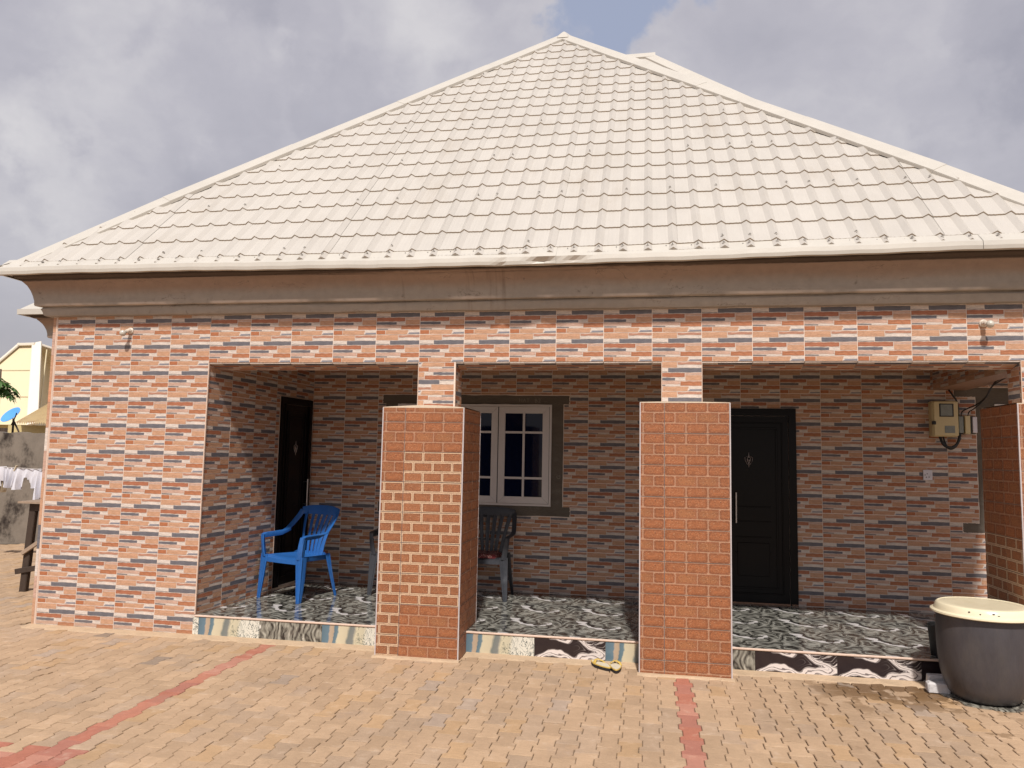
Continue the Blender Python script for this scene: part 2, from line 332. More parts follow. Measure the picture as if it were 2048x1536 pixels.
# ------------------------------------------------------------------ mesh builder
class MB:
    def __init__(s): s.v = []; s.f = []; s.c = []; s.m = []
    def add(s, vs, fs, col=(1, 1, 1), mi=0):
        o = len(s.v); s.v += [tuple(p) for p in vs]
        for f in fs: s.f.append([i+o for i in f]); s.c.append(col); s.m.append(mi)
        return s
    def box(s, x0, x1, y0, y1, z0, z1, col=(1, 1, 1), mi=0, M=None):
        vs = [Vector(p) for p in ((x0, y0, z0), (x1, y0, z0), (x1, y1, z0), (x0, y1, z0), (x0, y0, z1), (x1, y0, z1), (x1, y1, z1), (x0, y1, z1))]
        if M: vs = [M @ p for p in vs]
        return s.add(vs, [(0, 3, 2, 1), (4, 5, 6, 7), (0, 1, 5, 4), (1, 2, 6, 5), (2, 3, 7, 6), (3, 0, 4, 7)], col, mi)
    def bbox(s, x0, x1, y0, y1, z0, z1, r=.005, col=(1, 1, 1), mi=0, M=None):      # box with bevelled front rim and verticals
        pts = []
        def ring(a, z): return [(x0+a, y0, z), (x1-a, y0, z), (x1, y0+a, z), (x1, y1-a, z), (x1-a, y1, z), (x0+a, y1, z), (x0, y1-a, z), (x0, y0+a, z)]
        def ins(rg, t):
            cx, cy = (x0+x1)/2, (y0+y1)/2
            return [(cx+(p[0]-cx)*(1-t/max((x1-x0)/2, 1e-6)), cy+(p[1]-cy)*(1-t/max((y1-y0)/2, 1e-6)), p[2]) for p in rg]
        rs = [ins(ring(r, z0), r), ring(r, z0+r), ring(r, z1-r), ins(ring(r, z1), r)]
        for q in rs: pts += q
        if M: pts = [M @ Vector(p) for p in pts]
        fs = [tuple(range(7, -1, -1)), tuple(range(24, 32))]
        for k in range(3):
            for i in range(8): fs.append((k*8+i, k*8+(i+1) % 8, (k+1)*8+(i+1) % 8, (k+1)*8+i))
        return s.add(pts, fs, col, mi)
    def tube(s, pts, r, n=8, col=(1, 1, 1), mi=0, caps=True):
        pts = [Vector(p) for p in pts]; vs = []; fs = []; rr = r if isinstance(r, (list, tuple)) else [r]*len(pts)
        ref = None
        for i, p in enumerate(pts):
            t = (pts[min(i+1, len(pts)-1)]-pts[max(i-1, 0)]).normalized()
            if ref is None or abs(ref.dot(t)) > .95: ref = Vector((0, 0, 1)) if abs(t.z) < .9 else Vector((1, 0, 0))
            a = t.cross(ref).normalized(); b_ = t.cross(a).normalized(); ref = -b_ if False else ref
            for k in range(n):
                an = 2*math.pi*k/n; vs.append(p+a*math.cos(an)*rr[i]+b_*math.sin(an)*rr[i])
        for i in range(len(pts)-1):
            for k in range(n): fs.append((i*n+k, i*n+(k+1) % n, (i+1)*n+(k+1) % n, (i+1)*n+k))
        if caps: fs.append(tuple(range(n-1, -1, -1))); fs.append(tuple((len(pts)-1)*n+k for k in range(n)))
        return s.add(vs, fs, col, mi)
    def lathe(s, prof, n=48, center=(0, 0, 0), col=(1, 1, 1), mi=0, M=None, wob=None):
        vs = []; fs = []; c = Vector(center)
        for i, (r, z) in enumerate(prof):
            for k in range(n):
                an = 2*math.pi*k/n; q = r*(1+(wob(an, z) if wob else 0))
                p = Vector((q*math.cos(an), q*math.sin(an), z)); vs.append((M @ p if M else p)+c)
        for i in range(len(prof)-1):
            for k in range(n): fs.append((i*n+k, i*n+(k+1) % n, (i+1)*n+(k+1) % n, (i+1)*n+k))
        if prof[0][0] > 1e-5: fs.append(tuple(range(n-1, -1, -1)))
        if prof[-1][0] > 1e-5: fs.append(tuple((len(prof)-1)*n+k for k in range(n)))
        return s.add(vs, fs, col, mi)
    def ribbon(s, pts, wdir, wid, th, col=(1, 1, 1), mi=0):
        """rectangular bar along pts; wid along wdir (list or one), th across"""
        pts = [Vector(p) for p in pts]; n = len(pts); vs = []; fs = []
        W = wid if isinstance(wid, (list, tuple)) else [wid]*n; T = th if isinstance(th, (list, tuple)) else [th]*n
        WD = [Vector(x) for x in wdir] if isinstance(wdir[0], (tuple, list, Vector)) else [Vector(wdir)]*n
        for i, p in enumerate(pts):
            t = (pts[min(i+1, n-1)]-pts[max(i-1, 0)]).normalized(); wd = (WD[i]-t*WD[i].dot(t)).normalized(); nn = t.cross(wd).normalized()
            for a, b_ in ((-.5, -.35), (-.42, -.5), (.42, -.5), (.5, -.35), (.5, .35), (.42, .5), (-.42, .5), (-.5, .35)): vs.append(p+wd*W[i]*a+nn*T[i]*b_)
        for i in range(n-1):
            for k in range(8): fs.append((i*8+k, i*8+(k+1) % 8, (i+1)*8+(k+1) % 8, (i+1)*8+k))
        fs.append(tuple(range(7, -1, -1))); fs.append(tuple((n-1)*8+k for k in range(8)))
        return s.add(vs, fs, col, mi)
    def mesh(s, name, mats, smooth=False):
        me = bpy.data.meshes.new(name); me.from_pydata(s.v, [], s.f)
        for mm in mats: me.materials.append(MATS[mm])
        me.polygons.foreach_set('material_index', s.m)
        if any(c != (1, 1, 1) for c in s.c):
            ca = me.color_attributes.new('Col', 'FLOAT_COLOR', 'CORNER')
            cnt = [len(f) for f in s.f]; arr = np.repeat(np.array([tuple(c)+(1,) for c in s.c], 'f'), cnt, axis=0)
            ca.data.foreach_set('color', arr.ravel())
        if smooth: me.polygons.foreach_set('use_smooth', [True]*len(s.f))
        me.update(); return me
def link(name, me, parent=None, M=None):
    o = bpy.data.objects.new(name, me); COLL.objects.link(o)
    if parent: o.parent = parent
    if M is not None: o.matrix_local = M
    return o
def obj(name, mb, mats, parent=None, smooth=False, M=None):
    if isinstance(mats, str): mats = [mats]
    o = link(name, mb.mesh(name, mats, smooth), parent, M)
    if smooth: autosmooth(o)
    return o
def autosmooth(o, deg=40):
    me = o.data
    e = {}
    lim = math.cos(math.radians(deg))
    me.update()
    for p in me.polygons:
        for k in p.edge_keys: e.setdefault(k, []).append(p.normal)
    sharp = [False]*len(me.edges)
    for ed in me.edges:
        ns = e.get(tuple(sorted(ed.vertices)), [])
        if len(ns) == 2 and ns[0].dot(ns[1]) < lim: sharp[ed.index] = True
    at = me.attributes.get('sharp_edge') or me.attributes.new('sharp_edge', 'BOOLEAN', 'EDGE')
    at.data.foreach_set('value', sharp)
def empty(name, loc=(0, 0, 0), rz=0):
    o = bpy.data.objects.new(name, None); COLL.objects.link(o); o.location = loc; o.rotation_euler = (0, 0, rz); return o
def tag(o, label, cat, group=None):
    o['label'] = label; o['category'] = cat
    if group: o['group'] = group
    return o
def struct(o): o['kind'] = 'structure'; return o
T = Matrix.Translation

# ================================================================== HOUSE
house = tag(empty('bungalow'), 'single storey tiled bungalow with cream hipped roof and three bay porch, nearest the camera', 'house')
X0, XE = -.05, 8.71
BD = 1.968                                    # back wall of the porch
TW, TH = .4, .2453
HB = 2.4423                                   # underside of the header
G = .005
BE, BR, NV, WH, PK = (.475, .275, .175), (.345, .135, .075), (.135, .13, .145), (.585, .51, .455), (.48, .315, .245)
MORT = (.56, .475, .415)
def wob(seed, u0, u1, v, amp):
    rr = random.Random(seed); k = max(2, int((u1-u0)*14))
    return [(u0+(u1-u0)*i/k, v+(rr.uniform(-amp, amp) if 0 < i < k else 0)) for i in range(k+1)]
def strip(u0, u1, v0, v1, col, seed, amp=.006, sl=0, sr=0):
    v0 += .001; v1 -= .001; u0 += .001; u1 -= .001
    t = wob(seed, u0, u1, v0, amp); bt = wob(seed+50, u0+sl, u1+sr, v1, amp)
    return (t+bt[::-1], col)
TILE = [strip(0, .505, .012, .205, BE, 1), strip(.515, 1, .02, .10, (.40, .205, .14), 2, .008), strip(.515, 1, .118, .205, WH, 3),
        strip(.0, .315, .218, .33, WH, 4), strip(0, .31, .344, .362, NV, 5, .003), strip(.325, 1, .218, .362, NV, 6),
        strip(.0, .66, .385, .52, BR, 7, .01), strip(.672, 1, .378, .445, PK, 8), strip(.672, 1, .46, .64, BE, 9, .004),
        strip(0, .465, .545, .638, NV, 10, .013), strip(.475, .66, .545, .638, WH, 11, .006),
        strip(0, .56, .655, .762, PK, 12, .009), strip(0, .27, .785, .822, (.15, .135, .14), 13, .004), strip(.285, .56, .775, .825, WH, 14, .008),
        strip(.572, 1, .665, .812, (.375, .155, .08), 15, .008), strip(0, .21, .845, .985, (.37, .14, .066), 16, .004), strip(.22, .74, .838, .988, BE, 17, .008, 0, -.03),
        strip(.75, 1, .852, .915, WH, 18, .006, -.01, 0), strip(.765, 1, .925, .985, (.22, .22, .25), 19, .007, -.04, 0)]
def clip(poly, x0, x1, y0, y1):
    for ax, val, sg in ((0, x0, 1), (0, x1, -1), (1, y0, 1), (1, y1, -1)):
        outp = []
        for i in range(len(poly)):
            a, b_ = poly[i-1], poly[i]; ia = (a[ax]-val)*sg >= 0; ib = (b_[ax]-val)*sg >= 0
            if ia != ib:
                t = (val-a[ax])/(b_[ax]-a[ax]); outp.append((a[0]+(b_[0]-a[0])*t, a[1]+(b_[1]-a[1])*t))
            if ib: outp.append(b_)
        poly = outp
        if len(poly) < 3: return []
    return poly
def wall_tile_mb(rects, flip=False, depth=.007):
    mb = MB()
    for (x0, x1, z0, z1) in rects:
        mb.box(x0+G/2, x1-G/2, 0, depth, z0+G/2, z1-G/2, MORT)
        for poly, col in TILE:
            pp = [(u*TW, (1-v)*TH) for u, v in poly]
            if flip: pp = [(TW-x, TH-z) for x, z in pp]
            pp = clip(pp, x0+G/2, x1-G/2, z0+G/2, z1-G/2)
            if len(pp) < 3: continue
            ar = sum(pp[i-1][0]*pp[i][1]-pp[i][0]*pp[i-1][1] for i in range(len(pp)))/2
            if ar < 0: pp = pp[::-1]
            mb.add([(x, -.0009, z) for x, z in pp], [tuple(range(len(pp)))], col)
    return mb
BW, BH = .4935, .2467
def brick_tile_mb(rects, kind='P', depth=.007):
    mb = MB(); rr = random.Random(3)
    gcol = (.385, .215, .135) if kind == 'P' else (.44, .28, .18)
    for (x0, x1, z0, z1) in rects:
        mb.box(x0+G/2, x1-G/2, 0, depth, z0+G/2, z1-G/2, gcol)
        for row in range(3):
            zt = BH-row*BH/3; zb = zt-BH/3; off = 0 if row != 1 else -BW/6
            for k in range(4 if row == 1 else 3):
                xa = off+k*BW/3; xb = xa+BW/3; s_ = rr.uniform(.9, 1.1); nofr = kind == 'P' and row == 1 and k in (1, 2)
                def quad(i, y, col, r=.006):
                    xs0, xs1, zs0, zs1 = xa+i, xb-i, zb+i, zt-i
                    pp = [(xs0+r, zs0), (xs1-r, zs0), (xs1, zs0+r), (xs1, zs1-r), (xs1-r, zs1), (xs0+r, zs1), (xs0, zs1-r), (xs0, zs0+r)]
                    pp = clip(pp, x0+G/2, x1-G/2, z0+G/2, z1-G/2)
                    if len(pp) > 2: mb.add([(x, y, z) for x, z in pp], [tuple(range(len(pp)))], col)
                if kind == 'P':
                    col = (.285*s_, .104*s_, .045*s_)
                    quad(.003 if nofr else .0048, -.001, (.28*s_, .108*s_, .05*s_) if nofr else col, .003 if nofr else .009)
                    if not nofr:
                        quad(.0085, -.0014, (col[0]*.86, col[1]*.84, col[2]*.84), .008); quad(.0155, -.0018, (col[0]*1.1, col[1]*1.1, col[2]*1.04), .010)
                    else: quad(.014, -.0014, (.31*s_, .125*s_, .053*s_), .02)
                else:
                    quad(.0025, -.0006, (.30, .20, .14), .001); quad(.0035, -.001, (.60, .42, .275), .001)
                    quad(.0098, -.0014, (.19*s_, .075*s_, .038*s_), .003); quad(.0145, -.0018, (.30*s_, .118*s_, .052*s_), .006)
    return mb
_cache = {}
REC = []                                      # every wall tile: (area, mesh key, frame, parent)
def cells(frame, w_, z0, z1, parent, px, pz, fn, tw, th, excl=(), rec=True, name='wall_tile', variant=None, keep=None):
    """tile the rectangle 0..w_ x z0..z1 of a frame (local x right, z up, y inward)"""
    k = math.floor((0-px)/tw)-1
    while px+k*tw < w_:
        a0 = px+k*tw; j = math.floor((z0-pz)/th)-1
        while pz+j*th < z1:
            b0 = pz+j*th
            rects = [(max(0, a0), min(w_, a0+tw), max(z0, b0), min(z1, b0+th))]
            rects = [q for q in rects if q[1]-q[0] > .012 and q[3]-q[2] > .012]
            for (ex0, ex1, ez0, ez1) in excl:
                nr = []
                for (p0, p1, q0, q1) in rects:
                    if p1 <= ex0 or p0 >= ex1 or q1 <= ez0 or q0 >= ez1: nr.append((p0, p1, q0, q1)); continue
                    if q0 < ez0: nr.append((p0, p1, q0, ez0))
                    if q1 > ez1: nr.append((p0, p1, ez1, q1))
                    m0, m1 = max(q0, ez0), min(q1, ez1)
                    if p0 < ex0: nr.append((p0, ex0, m0, m1))
                    if p1 > ex1: nr.append((ex1, p1, m0, m1))
                rects = [q for q in nr if q[1]-q[0] > .012 and q[3]-q[2] > .012]
            if rects:
                kind = variant(k, j, (a0+tw/2, b0+th/2)) if variant else None
                key = (fn, kind)+tuple(tuple(round(x_, 4) for x_ in (q[0]-a0, q[1]-a0, q[2]-b0, q[3]-b0)) for q in rects)
                area = sum((q[1]-q[0])*(q[3]-q[2]) for q in rects)
                M = frame @ T((a0, R.uniform(-.0008, .0008), b0)) @ Matrix.Rotation(R.uniform(-.002, .002), 4, 'Y')
                REC.append([area, key, M, parent, name, frame @ Vector(((rects[0][0]+rects[0][1])/2, 0, (rects[0][2]+rects[0][3])/2))])
            j += 1
        k += 1
def flush_tiles(limit=296):
    wt = [r for r in REC if r[4] == 'wall_tile']; oth = [r for r in REC if r[4] != 'wall_tile']
    def score(r):
        q = proj(r[5])
        if not q or not (-60 < q[0] < 2108 and 500 < q[1] < 1420): return 0
        hid = (750 < q[0] < 945 and q[1] > 815 and r[5].y > .5) or (1275 < q[0] < 1463 and q[1] > 805 and r[5].y > .5) or (q[0] > 1975 and q[1] > 830)
        return 0 if hid else r[0]/q[2]**2
    wt.sort(key=score, reverse=True)
    def getmb(key):
        rects = key[2:]
        return key[0](rects, key[1]) if key[1] is not None else key[0](rects)
    rest = {}
    for i, r in enumerate(oth+wt):
        key = r[1]
        mb = _cache.get(key)
        if mb is None: mb = _cache[key] = [getmb(key), None]
        if i-len(oth) < limit:
            if mb[1] is None: mb[1] = mb[0].mesh(r[4], ['wall_tile_print' if key[0] is wall_tile_mb else 'brick_tile_print'])
            link(r[4], mb[1], r[3], r[2])
        else:
            d = rest.setdefault(r[3].name, (MB(), r[3])); o = len(d[0].v); d[0].v += [tuple(r[2] @ Vector(p)) for p in mb[0].v]
            d[0].f += [[q+o for q in f] for f in mb[0].f]; d[0].c += mb[0].c; d[0].m += mb[0].m
    for nm, (mb, par) in rest.items():
        o = obj('outer_wall_tiles', mb, 'wall_tile_print', par); o['kind'] = 'stuff'
def frame_to(origin, xdir, zdir=(0, 0, 1)):
    x = Vector(xdir).normalized(); z = Vector(zdir).normalized(); y = z.cross(x)
    return Matrix(((x.x, y.x, z.x, origin[0]), (x.y, y.y, z.y, origin[1]), (x.z, y.z, z.z, origin[2]), (0, 0, 0, 1)))

# --- left block (front wall left of the porch) with the skewed side wall of bay one
BKX = 1.737
fw = MB(); pl = [(X0, .0015), (1.5985, .0015), (BKX-.0015, BD+.0015), (X0, BD+.0015)]
fw.add([(x, y, 0) for x, y in pl]+[(x, y, 2.93) for x, y in pl], [(3, 2, 1, 0), (4, 5, 6, 7), (0, 1, 5, 4), (1, 2, 6, 5), (2, 3, 7, 6), (3, 0, 4, 7)])
front_wall = obj('front_wall', fw, 'grout', house)
cells(frame_to((0, 0, 0), (1, 0, 0)), 1.6, .006, 2.90, front_wall, 0, 2.909-12*TH, wall_tile_mb, TW, TH)
# narrow cut pieces down the outer corner, and the pale angle beads
cb = MB(); z = .01; i = 0
while z < 2.88:
    h = (.24, .20, .25, .22)[i % 4]; col = (BE, WH, (.55, .27, .16), PK, NV)[(i*3) % 5 if i % 4 else 0]
    cb.box(X0, X0+.028, -.0015, .004, z, min(z+h-.004, 2.88), col); z += h; i += 1
obj('corner_strip', cb, 'wall_tile_print', front_wall)
for bx in ((X0+.031, X0+.047, -.003, .003, 0.005, 2.89), (1.597, 1.606, -.003, .012, .19, HB-.003)): obj('corner_bead', MB().box(*bx), 'pale_trim', front_wall)
sdir = Vector((BKX-1.6, BD, 0)).normalized(); SL = math.hypot(BKX-1.6, BD)
side_wall = obj('side_wall', MB().box(0, .02, 0, .02, 0, .02, M=T((1.45, 1.0, .5))), 'grout', house)
DS0, DS1 = 1.255, 1.935
cells(frame_to((1.6, .0, 0), sdir), SL, .18, 2.66, side_wall, -.02, 2.9-12*TH, wall_tile_mb, TW, TH, excl=[(DS0, DS1, .18, 2.24)])

# --- header beam over the three bays, with its sloping underside
hd = MB(); sec = [(.0015, 2.4423+.002), (.17, 2.3925), (.17, 2.93), (.0015, 2.93)]
hd.add([(1.6, y, z) for y, z in sec]+[(XE, y, z) for y, z in sec], [(0, 1, 2, 3), (7, 6, 5, 4), (0, 4, 5, 1), (1, 5, 6, 2), (2, 6, 7, 3), (3, 7, 4, 0)])
header = obj('header_beam', hd, 'grout', house)
cells(frame_to((1.6, 0, 0), (1, 0, 0)), XE-1.6, HB, 2.90, header, 0, HB, wall_tile_mb, TW, TH)
uz = Vector((0, -.168, .045)).normalized()
for xa, xb in ((1.6, 3.60), (3.93, 5.68), (6.0, 8.37)):
    cells(frame_to((1.6, .168, 2.390), (1, 0, 0), uz) @ T((xa-1.6, 0, 0)), xb-xa, 0, .172, header, -(xa-1.6) % TW-TW, -.03, wall_tile_mb, TW, TH)
eb = MB().box(8.3915, XE+.0055, .17, 2.2, 2.39, 2.93); end_beam = obj('end_beam', eb, 'tile_edge', house)
cells(frame_to((8.39, 2.0, 0), (0, -1, 0)), 1.83, 2.39, 2.90, end_beam, .1, HB, wall_tile_mb, TW, TH)
cells(frame_to((XE+.007, .0, 0), (0, 1, 0)), 2.0, 2.39, 2.90, end_beam, 0, HB, wall_tile_mb, TW, TH)
obj('porch_ceiling', MB().box(1.5, 8.4, .17, 2.1, 2.62, 2.70), 'ceiling_plaster', house)

# --- back wall of the porch
bw = MB().box(1.5, 10.2, BD+.0015, 2.2, 0, 3.1); back_wall = obj('back_wall', bw, 'grout', house)
WX0, WX1, WZ0, WZ1 = 2.77, 4.53, 1.105, 2.212
D2 = (6.13, 7.08, .18, 2.187)
EX = [(2.58, 4.726, 2.212, 2.318), (2.62, 4.662, 1.0, 2.212), (2.56, 4.742, .993, 1.10), D2, (8.80, 10.2, .97, 2.42), (8.645, 8.80, .97, 1.07), (8.60, 8.8, 2.32, 2.42)]
o0 = BKX
cells(frame_to((o0, BD, 0), (1, 0, 0)), 9.6-o0, .18, 2.66, back_wall, 1.7285-o0, 2.593-11*TH, wall_tile_mb, TW, TH, excl=[(a-o0, b_-o0, c_, d_) for a, b_, c_, d_ in EX])
def ragged(mb, x0, x1, z0, z1, y, am=.006, seed=0):
    rr = random.Random(seed); pts = []
    def seg(a, b_, k, nx, nz):
        for i in range(k):
            t = i/k; e = rr.uniform(-am, am)*.7; pts.append((a[0]+(b_[0]-a[0])*t+nx*e, a[1]+(b_[1]-a[1])*t+nz*e))
    seg((x0, z0), (x1, z0), 18, 0, 1); seg((x1, z0), (x1, z1), 12, 1, 0); seg((x1, z1), (x0, z1), 18, 0, 1); seg((x0, z1), (x0, z0), 12, 1, 0)
    nn = len(pts); mb.add([(p[0], y, p[1]) for p in pts]+[(p[0], y+.02, p[1]) for p in pts], [tuple(range(nn))]+[(i, (i+1) % nn+0, nn+(i+1) % nn, nn+i)[::-1] for i in range(nn)])
pm = MB(); ragged(pm, 2.585, 4.722, 2.216, 2.314, BD-.0005, seed=1); ragged(pm, 4.50, 4.658, 1.06, 2.24, BD+.0006, .004, seed=2)
ragged(pm, 2.62, 2.80, 1.06, 2.24, BD+.0006, .004, seed=3); ragged(pm, 2.565, 4.738, .997, 1.104, BD-.0010, seed=4)
obj('window_surround', pm, 'rough_plaster', back_wall)
pm = MB(); ragged(pm, 8.803, 10.1, .974, 2.416, BD+.0006, .004, seed=5); ragged(pm, 8.65, 8.83, .974, 1.066, BD-.0003, .004, seed=6); ragged(pm, 8.605, 8.83, 2.324, 2.414, BD-.0004, .004, seed=7)
obj('window_surround', pm, 'rough_plaster', back_wall)
# chalk marks left by the mason
def chalk(text, x, z, size, rot=0):
    cu = bpy.data.curves.new('chalk_mark', 'FONT'); cu.body = text; cu.size = size; cu.extrude = .0004; cu.space_character = 1.15
    to = bpy.data.objects.new('tmp', cu); COLL.objects.link(to)
    me = bpy.data.meshes.new_from_object(to.evaluated_get(bpy.context.evaluated_depsgraph_get())); bpy.data.objects.remove(to)
    me.materials.clear(); me.materials.append(MATS['chalk'])
    link('chalk_mark', me, back_wall, T((x, BD-.0022, z)) @ Matrix.Rotation(math.pi/2, 4, 'X') @ Matrix.Rotation(rot, 4, 'Z'))
chalk('HAT', 4.16, 2.243, .055, -.02); chalk('B2', 4.335, 2.235, .062, .03); chalk('_', 4.44, 2.25, .06, .08); chalk('G', 4.63, 1.40, .06, 1.5)

# --- windows
def window(x0, x1, z0, z1, nsash):
    y = BD-.012
    W = MB()
    W.box(x0, x1, y-.008, y+.02, z1-.022, z1); W.box(x0, x1, y-.008, y+.02, z0, z0+.022)
    W.box(x0, x0+.022, y-.008, y+.02, z0+.022, z1-.022); W.box(x1-.022, x1, y-.008, y+.02, z0+.022, z1-.022)
    win = obj('window', W, 'aluminium_white', house)
    sw = (x1-x0-.044)/nsash
    for s_ in range(nsash):
        a = x0+.022+s_*sw+.005; b_ = a+sw-.010; c_, d_ = z0+.026, z1-.026; t = .072
        F = MB(); ys = y-.004
        # mitred rails
        def rail(p, q, r_, s2):
            F.add([(p[0], ys, p[1]), (q[0], ys, q[1]), (r_[0], ys, r_[1]), (s2[0], ys, s2[1]), (p[0], ys+.02, p[1]), (q[0], ys+.02, q[1]), (r_[0], ys+.02, r_[1]), (s2[0], ys+.02, s2[1])],
                  [(0, 1, 2, 3), (7, 6, 5, 4), (0, 4, 5, 1), (1, 5, 6, 2), (2, 6, 7, 3), (3, 7, 4, 0)])
        e = .0012
        rail((a+e, c_), (b_-e, c_), (b_-t-e, c_+t), (a+t+e, c_+t)); rail((b_, c_+e), (b_, d_-e), (b_-t, d_-t-e), (b_-t, c_+t+e))
        rail((b_-e, d_), (a+e, d_), (a+t+e, d_-t), (b_-t-e, d_-t)); rail((a, d_-e), (a, c_+e), (a+t, c_+t+e), (a+t, d_-t-e))
        g0, g1, h0, h1 = a+t, b_-t, c_+t, d_-t; H = h1-h0; xm = (g0+g1)/2; zz = [h0, h0+H*.222, h0+H*.77, h1]
        F.box(xm-.012, xm+.012, ys+.001, ys+.018, h0, h1)
        for q in zz[1:3]: F.box(g0, g1, ys+.0025, ys+.017, q-.012, q+.012)
        obj('window_frame', F, 'aluminium_white', win)
        for gx in (a-.004, b_): obj('gasket', MB().box(gx, gx+.004, y, y+.01, c_, d_), 'gasket', win)
        for i in range(3):
            for u0, u1 in ((g0, xm-.012), (xm+.012, g1)):
                zb = zz[i]+(.012 if i else 0); zt = zz[i+1]-(.012 if i < 2 else 0)
                obj('window_pane', MB().box(u0, u1, ys+.011+.001*i, ys+.016, zb, zt), 'dark_glass', win, M=Matrix.Rotation(R.uniform(-.0006, .0006), 4, 'Z'))
    return win
window(WX0, WX1, WZ0, WZ1, 3); window(8.97, 9.9, 1.105, 2.25, 2)

# --- doors: local frame x along wall, y into wall
def door(M, wd, z0, z1, knock_u, knock_z, han_u, han_z, pan=True):
    F = MB(); fr = .075
    F.box(0, fr, -.02, .03, z0, z1); F.box(wd-fr, wd, -.02, .03, z0, z1); F.box(fr, wd-fr, -.02, .03, z1-fr, z1)
    F.box(fr-.012, fr, -.028, -.02, z0, z1-fr); F.box(wd-fr, wd-fr+.012, -.028, -.02, z0, z1-fr)
    d = obj('door', F, 'door_black', house, M=M)
    L = MB(); L.box(fr+.003, wd-fr-.003, -.008, .02, z0+.012, z1-fr-.003)
    lf = obj('door_leaf', L, 'door_black', d)
    g = MB(); a, b_ = fr+.06, wd-fr-.06; zt = z1-fr-.07
    def ringm(x0, x1, q0, q1, t, y0, y1):
        g.bbox(x0, x1, y0, y1, q0, q0+t, .003); g.bbox(x0, x1, y0, y1, q1-t, q1, .003); g.bbox(x0, x0+t, y0, y1, q0+t, q1-t, .003); g.bbox(x1-t, x1, y0, y1, q0+t, q1-t, .003)
    ringm(a, b_, z0+.10, zt, .014, -.018, -.007); ringm(a+.05, b_-.05, z0+.15, zt-.05, .022, -.014, -.007)
    zmid = z0+(zt-z0)*.5
    for q in (zmid+.05, zmid-.10, zmid-.26, zmid-.42): g.bbox(a+.20, b_-.12, -.013, -.007, q, q+.012, .003)
    g.bbox(a+.22, b_-.14, -.016, -.007, z0+.28, z0+.62, .004)
    obj('door_moulding', g, 'door_black', d)
    h = MB(); h.tube([(han_u, -.055, han_z), (han_u, -.055, han_z+.31)], .009, 10)
    for q in (.03, .28): h.tube([(han_u, -.055, han_z+q), (han_u, -.005, han_z+q)], .006, 8)
    obj('door_handle', h, 'chrome', d, smooth=True)
    k = MB()
    def lp(pts, r): k.tube(pts, [q*.8 for q in r] if isinstance(r, list) else r*.8, 8)
    cx, cz, y = knock_u, knock_z, -.016
    lp([(cx+.032*math.cos(t), y, cz+.012+.032*math.sin(t)) for t in np.linspace(.35*math.pi, .65*math.pi, 5)], .0035)
    lp([(cx-.022, y, cz+.038), (cx-.038, y, cz+.03), (cx-.034, y, cz-.005), (cx-.018, y, cz-.035), (cx, y, cz-.05), (cx+.018, y, cz-.035), (cx+.034, y, cz-.005), (cx+.038, y, cz+.03), (cx+.022, y, cz+.038)], .004)
    lp([(cx+.016*math.cos(t), y-.006, cz+.018+.016*math.sin(t)) for t in np.linspace(0, 2*math.pi, 14)], .0045)
    lp([(cx-.016, y-.005, cz+.012), (cx, y-.008, cz-.04)], .006); lp([(cx+.016, y-.005, cz+.012), (cx, y-.008, cz-.04)], .006)
    lp([(cx, y, cz+.045), (cx, y, cz+.085)], [.006, .0015]); lp([(cx, y, cz-.05), (cx, y, cz-.075)], [.006, .0015])
    obj('door_knocker', k, 'antique_metal', d, smooth=True)
    return d
door(frame_to((D2[0], BD, 0), (1, 0, 0)), D2[1]-D2[0], .18, 2.187, 6.605-D2[0], 1.645, 6.47-D2[0], 1.0)
door(frame_to((1.6, 0, 0), sdir) @ T((DS0+.006, 0, 0)), DS1-DS0-.012, .215, 2.235, .33, 1.68, .555, 1.03)
obj('door_threshold', MB().box(6.13, 7.08, BD-.02, BD, .181, .195), 'tile_edge', house)
eg = MB(); M_ = frame_to((1.6, 0, 0), sdir)
eg.box(DS0-.008, DS0+.002, -.004, .01, .185, 2.25, M=M_); eg.box(DS1-.002, DS1+.008, -.004, .01, .185, 2.25, M=M_); eg.box(DS0, DS1, -.003, .01, .183, .213, M=M_)
obj('door_edge_trim', eg, 'pale_trim', house)

# --- porch floor, step
pf = obj('porch_floor', MB().box(1.58, 8.4, .009, BD+.004, 0, .171), 'cement', house)
def slab_mb(x0, x1, y0, y1, z0, z1): return MB().box(x0, x1, y0, y1, z0, z1)
_sc = {}
def slab(name, mat, px, py, pz, rect, parent, vertical=False):
    key = (mat, vertical)+tuple(round(q, 3) for q in rect)
    if key not in _sc:
        a, b_, c_, d_ = rect
        mb = MB().box(a+.001, b_-.001, 0, .008, c_+.001, d_-.001) if vertical else MB().box(a+.001, b_-.001, c_+.001, d_-.001, 0, .008)
        _sc[key] = mb.mesh(name, [mat])
    return link(name, _sc[key], parent, T((px, py, pz)))
bays = [(1.61, 3.375), (4.085, 5.495), (6.195, 8.20)]
for bi, (a, b_) in enumerate([(1.6, 3.74), (3.74, 5.84), (5.84, 8.39)]):
    px0 = (1.31, 3.62, 6.04)[bi]-.6
    while px0 < b_:
        for j in range(4):
            r0 = (max(a-px0, 0), min(b_-px0, .6), max(0, .01-(.18+.59*(j-1))), min(.59, BD-(.18+.59*(j-1))))
            if r0[1]-r0[0] > .02 and r0[3]-r0[2] > .02: slab('floor_tile', 'floor_marble', px0, .18+.59*(j-1), .1725, r0, pf)
        px0 += .6
